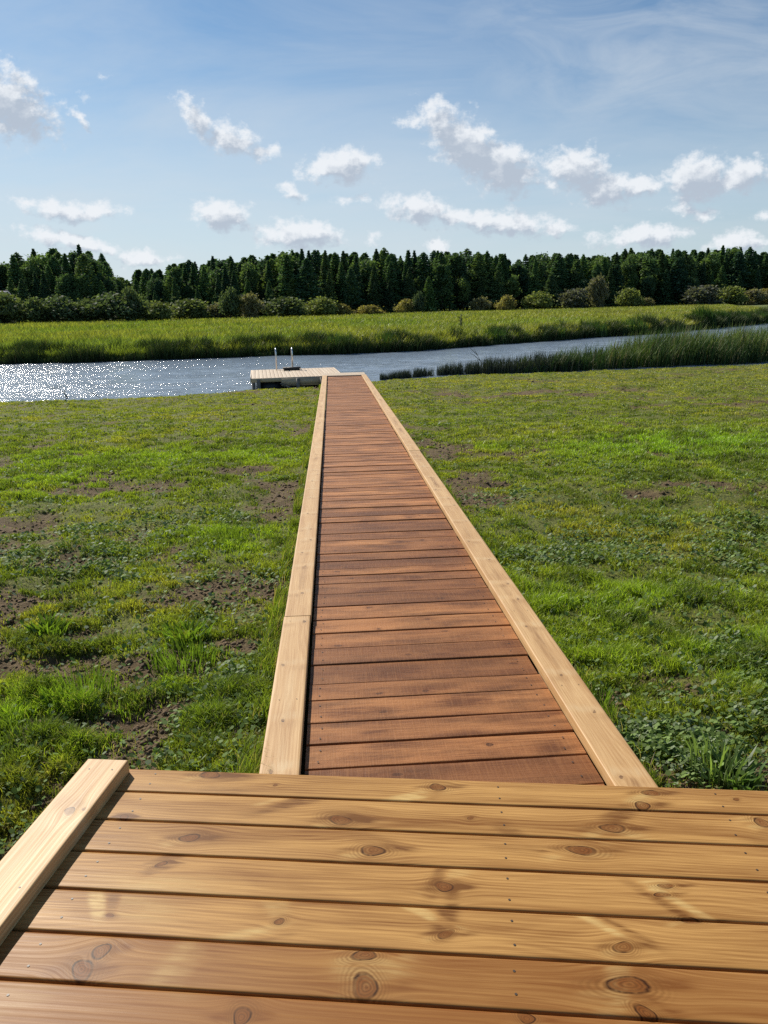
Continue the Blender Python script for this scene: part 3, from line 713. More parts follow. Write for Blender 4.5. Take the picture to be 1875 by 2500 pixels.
# little gangway from the boardwalk to the dock
gang = Boards(); pe = PATH_C + PATH_DIR * PATH_L
e0 = T(np.array([*(pe - PATH_N * (IW / 2 + .145)), 0]))[:2]; e1 = T(np.array([*(pe + PATH_N * (IW / 2 + .145)), 0]))[:2]
zpe = T(np.array([*pe, pz(PATH_L)]))[2]
gw_l = 1.05; u_ = (e1 - e0) / np.linalg.norm(e1 - e0); n_ = np.array([-u_[1], u_[0]])
GW = empty('gangway', (*((e0 + e1) / 2), zpe)); gl = np.array(GW.location)
tag(GW, 'short pale wooden landing joining the boardwalk end to the dock', 'gangway')
for k in range(8):
    gang.board(e0 + n_ * (.05 + k * .125) - u_ * .0, u_, n_, np.linalg.norm(e1 - e0) - .02, .118, .028, dl=.3, nw=4, tint=random.uniform(.5, 1), z=zpe - .012)
gang.build('decking', M_dock, GW, gl, tr=lambda P: np.asarray(P))
mb = MB()
P = [e0 + n_ * .02 + u_ * .05, e1 + n_ * .02 - u_ * .05, e1 + n_ * 1.0 - u_ * .05, e0 + n_ * 1.0 + u_ * .05]; mb.prism(P, zpe - .17, zpe - .042); mb.build('frame_beam', M_under, GW, gl)
for p in (P[0], P[1], P[2], P[3]):
    mb = MB(); mb.tube([(p[0], p[1], ZW - 1.0), (p[0], p[1], zpe - .045)], .05, 8); mb.build('pile', M_pile, GW, gl)

# ------------------------------------------------------------------ ground, river, meadow
def soil_material():
    m_, n, b = mat('soil')
    tcn = m_.node_tree.nodes.new('ShaderNodeTexCoord'); P = tcn.outputs['Object']
    a = n.noise(P, 7.0, 6, .65); b2 = n.noise(P, 45.0, 5, .7); c = n.attr('bare')
    s1 = n.mix(n.mapr(a, .3, .7), (.070, .044, .022), (.165, .112, .056))
    s1 = n.mix(n.mapr(b2, .55, .75), s1, (.22, .17, .11))
    g1 = n.mix(n.mapr(b2, .35, .65), (.06, .07, .018), (.20, .215, .04))
    n.put(b.inputs['Base Color'], n.mix(c, g1, s1)); b.inputs['Roughness'].default_value = .9
    b.inputs['Specular IOR Level'].default_value = .2
    n.put(b.inputs['Normal'], n.bump(n.math('ADD', a, n.math('MULTIPLY', b2, .7)), 1.0, .03))
    return m_
M_soil = soil_material()
def grid_mesh(name, xs, ys, hf, m_, extra=None):
    X, Y = np.meshgrid(xs, ys, indexing='ij'); Z = hf(X, Y)
    idx = np.arange(X.size).reshape(X.shape)
    f = np.stack([idx[:-1, :-1], idx[1:, :-1], idx[1:, 1:], idx[:-1, 1:]], -1).reshape(-1, 4)
    at = {k_: v(X, Y).ravel() for k_, v in (extra or {}).items()}
    return link(name, mesh_np(name, np.stack([X, Y, Z], -1).reshape(-1, 3), [f], [m_], at, True))
def under_deck(X, Y):
    return X * 0
xs = np.concatenate([np.linspace(-120, -14, 60)[:-1], np.arange(-14, 17, .06), np.linspace(17, 180, 70)[1:]])
ys = np.concatenate([np.linspace(-40, 0, 30)[:-1], np.arange(0, 12, .045), np.arange(12, 38, .10), np.linspace(38, 240, 100)[1:]])
def hl(X, Y):
    z = h_lawn(X, Y)
    return np.maximum(z, ZW - 1.2)
lawn = grid_mesh('ground', xs, ys, hl, M_soil, dict(bare=lambda X, Y: soil(X, Y)[0]))
tag(lawn, kind='structure', label='patchy lawn soil sloping to the river', cat='ground')

def meadow_material():
    m_, n, b = mat('meadow')
    tcn = m_.node_tree.nodes.new('ShaderNodeTexCoord'); P = tcn.outputs['Object']
    a = n.noise(n.vmath('MULTIPLY', P, (.05, .03, 1)), 1.0, 5, .6); b2 = n.noise(P, 1.7, 4, .7)
    c = n.mix(n.mapr(a, .35, .65), (.10, .155, .025), (.17, .18, .035)); c = n.mix(n.mapr(b2, .4, .7, 0, .6), c, (.05, .085, .015))
    n.put(b.inputs['Base Color'], c); b.inputs['Roughness'].default_value = .9
    n.put(b.inputs['Normal'], n.bump(b2, 1.0, .3))
    return m_
M_mead = meadow_material()
xs = np.concatenate([-np.geomspace(1500, 90, 25)[:-1], np.linspace(-90, 180, 271), np.geomspace(182, 1900, 25)])
tt = np.concatenate([np.linspace(-6, 6, 49), np.linspace(6.5, 60, 60), np.geomspace(62, 2600, 40)])
Xg, Tg = np.meshgrid(xs, tt, indexing='ij'); Yg = yfar(Xg) + Tg
idx = np.arange(Xg.size).reshape(Xg.shape); f = np.stack([idx[:-1, :-1], idx[1:, :-1], idx[1:, 1:], idx[:-1, 1:]], -1).reshape(-1, 4)
md = link('meadow', mesh_np('meadow', np.stack([Xg, Yg, h_far(Xg, Yg)], -1).reshape(-1, 3), [f], [M_mead], None, True))
tag(md, kind='structure', label='flat green meadow beyond the river', cat='meadow')

m_, n, b = mat('river_water')
tcn = m_.node_tree.nodes.new('ShaderNodeTexCoord'); P = tcn.outputs['Object']
w1 = n.noise(n.vmath('MULTIPLY', P, (.22, 1.0, 1)), 2.4, 4, .6, .3)
w2 = n.noise(n.vmath('MULTIPLY', P, (.45, 1.0, 1)), 9.0, 4, .65)
w3 = n.noise(n.vmath('MULTIPLY', P, (.10, .55, 1)), 1.0, 3, .55, .4)
w0 = n.noise(n.vmath('MULTIPLY', P, (.05, .30, 1)), 1.0, 4, .6)
hgt = n.math('ADD', n.math('ADD', n.math('MULTIPLY', w1, .08), n.math('MULTIPLY', w2, .07)), n.math('MULTIPLY', w3, .10))
b.inputs['Base Color'].default_value = (.20, .25, .305, 1); b.inputs['Roughness'].default_value = .11
b.inputs['IOR'].default_value = 1.333
bn = m_.node_tree.nodes.new('ShaderNodeBump'); n.put(bn.inputs['Height'], hgt); bn.inputs['Distance'].default_value = 1.0
n.put(bn.inputs['Strength'], n.mapr(w0, .38, .6, .5, 1.0)); n.put(b.inputs['Normal'], bn.outputs[0])
M_water = m_
xs = np.concatenate([np.linspace(-400, -34, 40)[:-1], np.arange(-34, 60, .11), np.linspace(60, 700, 60)[1:]])
ys = np.concatenate([[10, 16], np.arange(20, 50, .085), np.arange(50, 90, .2), np.linspace(90, 700, 60)[1:]])
def ripple(X, Y):
    gust = .35 + .9 * fbm(X * .5, Y * 1.5, .22, 3, .6, 3.)
    a = (fbm(X * .45, Y, 1.1, 2, .5, 11.) - .5) * .075 + (fbm(X * .42 + .15 * Y, Y, 2.6, 2, .6, 5.) - .5) * .065
    fade = sstep(-60, -34, X) * sstep(90, 60, X) * sstep(16, 20, Y) * sstep(110, 85, Y)
    return ZW + a * gust * fade
riv = grid_mesh('river', xs, ys, ripple, M_water)
tag(riv, kind='structure', label='rippled blue grey river', cat='river')

# ------------------------------------------------------------------ grass, weeds, reeds
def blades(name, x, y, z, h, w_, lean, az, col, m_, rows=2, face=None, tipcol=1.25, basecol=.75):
    """curved tapering blades"""
    n_ = len(x); fa = rng.random(n_) * 2 * math.pi if face is None else face
    ex, ey = np.cos(fa) * w_ / 2, np.sin(fa) * w_ / 2
    lx, ly = np.cos(az) * lean * h, np.sin(az) * lean * h
    V_ = np.empty((n_, 5, 3), np.float32)
    V_[:, 0] = np.stack([x - ex, y - ey, z - .01], -1); V_[:, 1] = np.stack([x + ex, y + ey, z - .01], -1)
    mx, my, mz = x + lx * .35, y + ly * .35, z + h * .58
    V_[:, 2] = np.stack([mx + ex * .8, my + ey * .8, mz], -1); V_[:, 3] = np.stack([mx - ex * .8, my - ey * .8, mz], -1)
    V_[:, 4] = np.stack([x + lx, y + ly, z + h * np.sqrt(np.maximum(.05, 1 - (lean * .8) ** 2))], -1)
    i = np.arange(n_)[:, None] * 5
    c = np.repeat(col[:, None, :], 5, 1); c[:, 0:2] *= basecol; c[:, 4] *= tipcol  # roots darker; tip highlight painted into the blade colour
    return link(name, mesh_np(name, V_.reshape(-1, 3), [i + np.array([0, 1, 2, 3]), i + np.array([3, 2, 4])], [m_], dict(col=c.reshape(-1, 3))))
def leaves(name, x, y, z, r, tilt, col, m_, k=5):
    n_ = len(x); a0 = rng.random(n_) * 6.28
    th = a0[:, None] + np.arange(k) * 2 * math.pi / k
    lx = np.cos(th) * r[:, None]; ly = np.sin(th) * r[:, None] * .8
    ta = rng.random(n_) * 6.28; tx, ty = np.cos(ta) * tilt, np.sin(ta) * tilt
    zz = z[:, None] + lx * tx[:, None] + ly * ty[:, None]
    V_ = np.stack([x[:, None] + lx, y[:, None] + ly, zz], -1)
    i = np.arange(n_)[:, None] * k
    return link(name, mesh_np(name, V_.reshape(-1, 3), [i + np.arange(k)], [m_], dict(col=np.repeat(col[:, None, :], k, 1).reshape(-1, 3))))
def deck_mask(x, y):
    """true where grass may grow"""
    s_, q = path_xy(x, y)
    on_path = (np.abs(q) < .69) & (s_ > -.3) & (s_ < PATH_L + 1.4)
    P = np.stack([x, y], -1); u = P @ DD; c = P @ DN
    on_deck = (u > left_u - .12) & (c < front - .02)
    return ~(on_path | on_deck)
def lawn_points(N_, expo=1.0, dmin=1.4, dmax=32):
    """random points in a fan wider than the view, denser near the camera"""
    t = rng.random(N_); d_ = (dmin ** (-expo) + t * (dmax ** (-expo) - dmin ** (-expo))) ** (-1 / expo)
    th = rng.uniform(-.72, .72, N_) ; x = np.tan(th) * d_ + rng.uniform(-1.2, 1.2, N_); y = d_ * np.ones(N_)
    return x, y
def grass_layer(name, N_, hm, wm, bias, expo=.6, label=None, dmin=1.4):
    x, y = lawn_points(N_, expo, dmin)
    cl = fbm(x, y, 7.0, 2, .6, 31.); br, lu = soil(x, y)
    keep = deck_mask(x, y) & (y < ynear(x) + .05) & (rng.random(N_) < (1.02 - br) * (.12 + 2.6 * sstep(.3, .75, cl)) * (.55 + 1.2 * lu))
    x, y, br, lu, cl = x[keep], y[keep], br[keep], lu[keep], cl[keep]
    n_ = len(x); dist = y
    z = h_lawn(x, y)
    big = fbm(x, y, .8, 3, .5, 50.)
    sp, q = path_xy(x, y)
    h = hm * (.35 + .9 * rng.random(n_) + .7 * sstep(.45, .75, cl)) * (.7 + .9 * lu + .5 * (big - .5)) * (1 - .5 * br) * (1 + .4 * sstep(8, 3, y))
    w_ = wm * (.7 + .6 * rng.random(n_)) * (1 + dist / 5)
    yel = fbm(x, y, .5, 4, .6, 77.); dk = fbm(x, y, 2.6, 3, .6, 91.)
    base = np.array([.27, .315, .038]); lush = np.array([.28, .42, .034]); yl = np.array([.42, .37, .06]); dark = np.array([.13, .175, .028]); straw = np.array([.36, .29, .14])
    c = base + (lush - base) * np.clip(lu * 1.0, 0, 1)[:, None]
    c = c + (yl - c) * (sstep(.5, .72, yel) * .7)[:, None] * (1 - lu[:, None])
    c = c + (yl - c) * (sstep(13, 24, y) * .45)[:, None]
    c = c + (dark - c) * (sstep(.48, .66, dk) * .85)[:, None]
    st2 = rng.random(n_) < .04 + .22 * br
    c[st2] = c[st2] * .3 + straw * .7
    c *= (.5 + 1.0 * rng.random(n_))[:, None]
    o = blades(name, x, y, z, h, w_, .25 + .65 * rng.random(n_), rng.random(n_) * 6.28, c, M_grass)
    return tag(o, label, 'grass', kind='stuff')
grass_layer('grass', 1500000, .036, .0026, 0, .45, 'patchy green lawn grass on both sides of the boardwalk')
grass_layer('grass', 700000, .040, .0026, 0, .05, 'patchy sunlit lawn grass on the lower slope towards the river', 8.0)
def weed_layer(name, N_):
    x, y = lawn_points(N_, .8)
    f = fbm(x, y, 1.5, 4, .6, 61.); br, lu = soil(x, y); ns = rng.random(len(x))
    left = (x < 0)
    keep = deck_mask(x, y) & (y < ynear(x) - .2) & (ns < (sstep(.52, .68, f) * (1 - .65 * lu) + .10) * (1 - .75 * br) * (1 - .6 * sstep(6, 16, y)))
    x, y, br = x[keep], y[keep], br[keep]; n_ = len(x)
    z = h_lawn(x, y) + .008 + .04 * rng.random(n_)
    c = np.where((rng.random(n_) < .5)[:, None], np.array([.13, .20, .045]), np.array([.18, .26, .075])) * (.7 + .6 * rng.random(n_))[:, None]
    gr = rng.random(n_) < .18
    c[gr] = np.array([.24, .29, .17])
    o = leaves(name, x, y, z, (.004 + .008 * rng.random(n_)) * (1 + y / 14), .25 + .8 * rng.random(n_), c, M_leaf)
    return tag(o, 'low round leaved weeds and clover creeping through the lawn', 'weeds', kind='stuff')
weed_layer('clover', 480000)
def fringe(N_):
    sgn = rng.choice([-1, 1], N_); s_ = PATH_L * rng.random(N_) ** 1.6; q = sgn * (.70 + .10 * rng.random(N_) ** 1.5)
    P = PATH_C + PATH_DIR * s_[:, None] + PATH_N * q[:, None]; x, y = P[:, 0], P[:, 1]
    m1 = fbm(x, y, 3.0, 3, .6, 5.); k = rng.random(N_) < sstep(.38, .6, m1); x, y, m1, sgn = x[k], y[k], m1[k], sgn[k]; n_ = len(x)
    c = np.array([.20, .26, .035]) * (.5 + .8 * rng.random(n_))[:, None]; st2 = rng.random(n_) < .15; c[st2] = np.array([.34, .28, .13])
    az = np.where(sgn > 0, math.pi, 0) + rng.normal(0, 1.1, n_)
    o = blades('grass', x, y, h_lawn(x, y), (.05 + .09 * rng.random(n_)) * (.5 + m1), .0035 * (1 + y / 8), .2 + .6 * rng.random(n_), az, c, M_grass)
    tag(o, 'longer grass growing up against the boardwalk edge boards', 'grass', kind='stuff')
fringe(26000)
# clods and dry litter on the bare earth
def clods(N_):
    x, y = lawn_points(N_, .9); br, lu = soil(x, y)
    k = deck_mask(x, y) & (rng.random(len(x)) < br * .9) & (y < ynear(x) - .2); x, y = x[k], y[k]; n_ = len(x)
    z = h_lawn(x, y); r = (.004 + .014 * rng.random(n_) ** 3) * (1 + y / 12)
    oc = np.array([(1, 0, 0), (0, 1, 0), (-1, 0, 0), (0, -1, 0), (0, 0, .8), (0, 0, -.6)])
    jit = 1 + (rng.random((n_, 6, 3)) - .5) * .7
    V_ = np.stack([x, y, z], -1)[:, None, :] + oc[None] * jit * r[:, None, None]
    fc = np.array([(0, 1, 4), (1, 2, 4), (2, 3, 4), (3, 0, 4), (1, 0, 5), (2, 1, 5), (3, 2, 5), (0, 3, 5)])
    F_ = (np.arange(n_)[:, None, None] * 6 + fc[None]).reshape(-1, 3)
    c = np.array([.14, .092, .048]) * (.5 + .9 * rng.random(n_))[:, None]
    o = link('soil_crumbs', mesh_np('soil_crumbs', V_.reshape(-1, 3), [F_], [M_crumb], dict(col=np.repeat(c[:, None], 6, 1).reshape(-1, 3))))
    tag(o, 'loose brown earth crumbs on the bare patches of the lawn', 'soil', kind='stuff')
m_, n, b = mat('soil_crumb'); n.put(b.inputs['Base Color'], n.attr('col', 'Color')); b.inputs['Roughness'].default_value = .95; M_crumb = m_
clods(120000)

# meadow grass beyond the river
def meadow_grass():
    N_ = 330000
    t = rng.random(N_); s = 0.3 + 190 * t ** 2.0
    x = rng.uniform(-1, 1, N_); yy_ = 45 + s
    x = x * (yy_ * .75 + 10) + 4
    y = yfar(x) + s
    z = h_far(x, y)
    dist = y
    n1 = fbm(x, y, .12, 4, .6, 13.); n2 = fbm(x, y, .7, 3, .6, 14.)
    h = (.42 + .3 * rng.random(N_)) * (.75 + .5 * n1)
    w_ = (.018 + .02 * rng.random(N_)) * dist / 38
    g = np.array([.23, .31, .045]); yl = np.array([.36, .36, .065]); dk = np.array([.06, .11, .02]); br = np.array([.26, .20, .07])
    right = sstep(-10, 50, x)
    c = g + (yl - g) * np.clip(sstep(.38, .60, n1) * .7 + .30 + .35 * right, 0, 1)[:, None]
    c = c + (br - c) * (sstep(.55, .68, n1) * .4 * right)[:, None]
    c = c + (dk - c) * (sstep(.50, .66, n2) * .6)[:, None]
    c *= (.45 + 1.1 * rng.random(N_) ** 1.3)[:, None]
    o = blades('meadow_grass', x, y, z, h, w_, .2 + .5 * rng.random(N_), rng.random(N_) * 6.28, c, M_reed)
    tag(o, 'bright green rough grass covering the meadow beyond the river', 'grass', kind='stuff')
meadow_grass()
def bank_reeds():
    N_ = 150000
    x = -45 + 150 * rng.random(N_) ** 1.25; s = rng.random(N_) ** 1.3 * 2.6 - .25
    y = yfar(x) + s; z = np.maximum(h_far(x, y), ZW - .05)
    lump = fbm(x, y * .5, .8, 4, .75, 40.); lump2 = fbm(x, y, .13, 2, .5, 44.)
    h = (.32 + .68 * sstep(.32, .72, lump) + .25 * (lump2 - .5)) * (.55 + .6 * rng.random(N_)) * (1 + .15 * sstep(0, 30, x))
    w_ = (.02 + .02 * rng.random(N_)) * y / 45
    c = np.array([.055, .085, .024]) * (.4 + .9 * rng.random(N_))[:, None]  # shaded face of the bank painted dark, paler further back and above the roots
    c = c + (np.array([.13, .20, .035]) - c) * (sstep(1.2, 2.4, s) * .5)[:, None]
    br = rng.random(N_) < .05; c[br] = np.array([.17, .14, .07])
    o = blades('bank_reeds', x, y, z, h, w_, .15 + .45 * rng.random(N_), rng.random(N_) * 6.28, c, M_bank, basecol=.6)
    tag(o, 'green sedges and reeds lining the far river bank, shade painted into their colour', 'reeds', kind='stuff')
bank_reeds()
# reeds along the near bank on the right
nrp = np.array([V(x, y, ZW)[:2] for x, y in [(820, 822), (900, 817), (1000, 811), (1180, 806), (1300, 800), (1450, 793), (1600, 787), (1659, 784)]])
nrp = np.vstack([nrp, nrp[-1] + np.array([30, 22])])
def near_reeds(name, N_, x0, x1, hfun, depth, colf, wid, label, lean=(.05, .35), dark=1.0, power=1.0):
    x = rng.uniform(x0, x1, N_); s = rng.random(N_) ** power * depth(x)
    base = np.interp(x, nrp[:, 0], nrp[:, 1]); y = base + .25 + s
    z = np.maximum(h_lawn(x, y, False), ZW - .15) ; z = np.minimum(z, ZW + .1)
    h = hfun(x, y); k = h > .06; x, y, z, h = x[k], y[k], z[k], h[k]; n_ = len(x)
    c = colf(x, y, n_) * (.55 + .85 * rng.random(n_))[:, None]
    w_ = wid * (.7 + .6 * rng.random(n_))
    az = rng.normal(math.pi * .1, 1.2, n_)
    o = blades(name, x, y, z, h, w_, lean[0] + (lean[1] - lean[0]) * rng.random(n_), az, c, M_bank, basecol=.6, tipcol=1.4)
    tag(o, label, 'reeds', kind='stuff')
xa = nrp[0, 0]; xb = V(1215, 803, ZW)[0]; xe = nrp[-1, 0]
def h_spike(x, y):
    cl = vnoise(x * 2.6, x * 0 + 3); g_ = sstep(xa, xa + 4.5, x)
    keep = rng.random(len(x)) < sstep(.30 - .3 * g_, .62 - .2 * g_, cl * .6 + .4 * vnoise(x * 7.0, x * 0 + 8)) * .95 + .03
    return keep * (.34 + .40 * g_) * (.5 + .7 * rng.random(len(x))) * (.75 + .5 * fbm(x, y, 1.2, 2))
near_reeds('cut_reeds', 7000, xa, xb + .8, h_spike, lambda x: .35 + .8 * sstep(xa, xb, x), lambda x, y, n_: np.tile(np.array([.050, .062, .050]), (n_, 1)), .022,
           'dark grey green cropped reed stalks standing in the shallows right of the boardwalk', (.02, .18))
def h_tall(x, y):
    a = sstep(xb - 3.5, xb - .5, x); r_ = sstep(xb - 2, xb + 6, x)
    n_ = fbm(x, y, 1.3, 4, .7, 8.)
    return a * (.50 + .80 * r_ + 1.6 * (n_ - .45) + .2 * sstep(16, 24, x)) * (.55 + .6 * rng.random(len(x)))
def c_tall(x, y, n_):
    f = fbm(x, y, .35, 3, .6, 19.)[:, None]
    c = np.array([.055, .10, .030]) + (np.array([.15, .20, .045]) - np.array([.055, .10, .030])) * sstep(.42, .68, f)
    k = rng.random(n_) < .12; c[k] = np.array([.20, .17, .09]); return c
near_reeds('bank_sedge', 40000, xb - 3.5, xe, h_tall, lambda x: 1.0 + 2.6 * sstep(xb - 2, xb + 6, x), c_tall, .03,
           'tall green reeds and sedges along the near bank at the right', (.05, .5))

# reed clumps standing out on the far bank
def clump(x, y, z, n_, r, h, lean_x, col, w_=.05, sd=1):
    g = np.random.default_rng(sd); a = g.random(n_) * 6.28; rr = r * np.sqrt(g.random(n_))
    px = rr * np.cos(a); py = rr * np.sin(a); hh = h * (.5 + .6 * g.random(n_)) * (1 - .35 * rr / r)
    c = np.array(col) * (.55 + .9 * g.random(n_))[:, None]
    V_ = np.empty((n_, 5, 3)); fa = g.random(n_) * 3.14; ex, ey = np.cos(fa) * w_ / 2, np.sin(fa) * w_ / 2
    lx = lean_x * hh + g.normal(0, .12, n_) * hh; ly = g.normal(0, .12, n_) * hh
    V_[:, 0] = np.stack([px - ex, py - ey, 0 * px - .05], -1); V_[:, 1] = np.stack([px + ex, py + ey, 0 * px - .05], -1)
    V_[:, 2] = np.stack([px + lx * .4 + ex, py + ly * .4 + ey, hh * .6], -1); V_[:, 3] = np.stack([px + lx * .4 - ex, py + ly * .4 - ey, hh * .6], -1)
    V_[:, 4] = np.stack([px + lx, py + ly, hh], -1)
    i = np.arange(n_)[:, None] * 5
    o = link('reed_clump', mesh_np('reed_clump', V_.reshape(-1, 3), [i + np.array([0, 1, 2, 3]), i + np.array([3, 2, 4])], [M_reed], dict(col=np.repeat(c[:, None], 5, 1).reshape(-1, 3))), None, (x, y, z))
    return o
RC = [(1512, 709, 2.2, 1.0, -.22, 'tallest leaning reed clump on the far bank at the right, above the river bend', 900),
      (1556, 706, 1.8, .9, -.22, 'leaning reed clump just right of the tallest one on the far bank', 700),
      (1600, 702, 1.5, .8, -.1, 'low dark reed clump on the far bank, right of the two leaning ones', 500),
      (1640, 698, 1.3, 1.6, 0, 'broad dark reed clump on the far bank at the right edge of the view', 700),
      (1275, 727, 1.25, 1.1, -.05, 'rounded dark reed clump on the far bank opposite the near reeds', 600),
      (1365, 723, 1.35, 1.3, -.05, 'bushy dark reed clump overhanging the far bank before the river bend', 700),
      (735, 763, 1.25, 1.0, 0, 'bushy dark reed clump on the far bank directly behind the boardwalk end', 600),
      (835, 759, 1.15, .9, 0, 'dark reed clump on the far bank, a little right of the boardwalk end', 500),
      (1065, 742, 1.2, .9, -.05, 'dark reed clump on the far bank behind the cropped reeds', 500),
      (1185, 733, 1.15, .9, -.05, 'upright reed clump on the far bank, mid way along the right reach', 500)]
for k, (x, y, h_, r_, ln, lab, n_) in enumerate(RC):
    p = V(x, y, ZW); yy_ = float(yfar(np.array([p[0]]))[0]) + .9
    o = clump(p[0], yy_, ZW + .1, n_, r_, h_, ln, (.055, .105, .025), .03 * yy_ / 45, sd=k); tag(o, lab, 'reeds', 'reed clumps on the far bank')

# thin plants standing apart
def stalk_plant(name, base, pts_list, rad, leaves_, label, cat, m_=None):
    t = empty(name, base); tag(t, label, cat)
    mb_ = MB()
    for pts in pts_list: mb_.tube(pts, [rad * (1 - .6 * i / (len(pts) - 1)) for i in range(len(pts))], 5)
    n_ = len(np.vstack(mb_.v)); mb_.build('stem', M_stalk, t)
    if leaves_:
        mb2 = MB()
        for (p, q, w_) in leaves_:
            p, q = Vector(p), Vector(q); d_ = (q - p); s_ = d_.cross(Vector((0, .3, 1))).normalized() * w_; mm = p + d_ * .5 + Vector((0, 0, .02))
            mb2.add([tuple(p - s_ * .3), tuple(p + s_ * .3), tuple(mm + s_), tuple(mm - s_), tuple(q)], [(0, 1, 2, 3)], [(3, 2, 4)])
        mb2.build('leaf', M_stalkleaf, t)
    return t
M_stalk = flat('dry_stalk', (.07, .08, .045), .7, 0, .3); M_stalkleaf = flat('stalk_leaf', (.075, .10, .04), .6, 0, .3)
def at(px, py, z): return unp(px, py, z)
b0 = at(167, 973, ZW)
stalk_plant('broken_reed', tuple(b0), [[(0, 0, -.3), (-.08, 0, .12), (-.2, 0, .26), (-.27, .03, .33)], [(.03, .02, -.3), (-.05, 0, .10), (-.17, .03, .22)]], .016,
            [((-.17, 0, .24), (-.52, 0, .34), .02), ((-.27, 0, .33), (-.6, .05, .30), .02), ((-.27, 0, .33), (-.5, 0, .26), .015), ((-.1, 0, .15), (-.05, 0, .30), .015), ((-.42, 0, .31), (-.75, 0, .36), .012)],
            'broken reed stem bent to the left in the water, the one nearer the left edge', 'reed')
b0 = at(248, 978, ZW)
stalk_plant('broken_reed', tuple(b0), [[(0, 0, -.3), (-.05, 0, .08), (-.2, 0, .2), (-.33, .03, .27)], [(-.1, 0, .14), (-.22, 0, .2), (-.18, 0, .33)]], .012,
            [((-.33, 0, .27), (-.52, 0, .29), .012), ((-.18, 0, .33), (-.25, 0, .40), .010), ((-.2, 0, .2), (-.4, 0, .16), .010)],
            'broken forked reed stem in the water, between the bent reed and the dock', 'reed')
b0 = at(1180, 915, ZW)
stalk_plant('dead_twig', tuple(b0), [[(0, 0, -.2), (-.06, 0, .4), (-.22, 0, .72), (-.36, .03, .95)], [(-.1, 0, .5), (-.35, 0, .72), (-.48, 0, .78)], [(-.22, 0, .72), (-.5, .02, .98)]], .013,
            [((-.3, 0, .8), (-.42, 0, .80), .012)], 'bare forked twig leaning out of the cropped reeds', 'twig')
b0 = V(995, 716, ZW + .5)
stalk_plant('tall_weed', (b0[0], b0[1], ZW + .35), [[(0, 0, 0), (0, 0, .9), (.05, 0, 1.5)], [(.05, 0, 0), (.1, 0, .9), (.0, 0, 1.3)]], .05,
            [((0, 0, .5 + .12 * k), (.22 * (-1) ** k, 0, .62 + .13 * k), .08) for k in range(7)], 'single tall dark weed standing alone in the meadow beyond the river', 'weed')
def tuft(px, py, n_, r, h, label, col=(.17, .26, .035), w_=.005, name='grass_tuft', spread=.35, cat='grass tuft'):
    p = T(unp(px * K, py * K, -.2, PL)); g = np.random.default_rng(int(px))
    a = g.random(n_) * 6.28; rr = r * np.sqrt(g.random(n_)); x = rr * np.cos(a); y = rr * np.sin(a)
    hh = h * (.45 + .6 * g.random(n_)); la = a + g.normal(0, .5, n_); ll = spread * hh * (.3 + g.random(n_))
    z0 = h_lawn(p[0] + x, p[1] + y) - float(h_lawn(np.array([p[0]]), np.array([p[1]]))[0])
    V_ = np.empty((n_, 5, 3)); fa = g.random(n_) * 3.14; ex, ey = np.cos(fa) * w_ / 2, np.sin(fa) * w_ / 2
    V_[:, 0] = np.stack([x - ex, y - ey, z0 - .01], -1); V_[:, 1] = np.stack([x + ex, y + ey, z0 - .01], -1)
    lx, ly = ll * np.cos(la), ll * np.sin(la)
    V_[:, 2] = np.stack([x + lx * .35 + ex, y + ly * .35 + ey, z0 + hh * .6], -1); V_[:, 3] = np.stack([x + lx * .35 - ex, y + ly * .35 - ey, z0 + hh * .6], -1)
    V_[:, 4] = np.stack([x + lx, y + ly, z0 + hh], -1)
    c = np.array(col) * (.45 + .8 * g.random(n_))[:, None]; i = np.arange(n_)[:, None] * 5
    o = link(name, mesh_np(name, V_.reshape(-1, 3), [i + np.array([0, 1, 2, 3]), i + np.array([3, 2, 4])], [M_grass], dict(col=np.repeat(c[:, None], 5, 1).reshape(-1, 3))), None,
             (p[0], p[1], float(h_lawn(np.array([p[0]]), np.array([p[1]]))[0])))
    tag(o, label, cat); return o
tuft(175, 1500, 200, .17, .14, 'tall bright grass tuft left of the boardwalk, in front of the bare soil patch')
tuft(105, 1372, 120, .09, .10, 'small leafy tuft alone on the bare soil at the left', w_=.014, spread=.8)
tuft(405, 1378, 160, .12, .09, 'low broad leaved tuft between the two bare patches left of the boardwalk', w_=.013, spread=.8)
tuft(395, 1430, 260, .17, .10, 'thick green grass tuft just below the broad leaved one, left of the boardwalk')
tuft(500, 1165, 150, .14, .12, 'upright yellowish grass tuft close to the left edge board', (.19, .27, .04))
tuft(1545, 1660, 60, .10, .16, 'pale long bladed tuft at the right, near the deck corner', (.22, .30, .10), .008)
tuft(1590, 1675, 70, .08, .10, 'broad leaved weed at the lower right beside the deck', (.12, .20, .06), .016, name='broad_weed', spread=.9, cat='weed')
tuft(1260, 1530, 150, .14, .12, 'green grass tuft right of the boardwalk close to the edge board')
tuft(755, 822, 70, .12, .30, 'dark weed growing in front of the dock beside the boardwalk', (.05, .08, .03), .018, name='bank_weed', cat='weed')

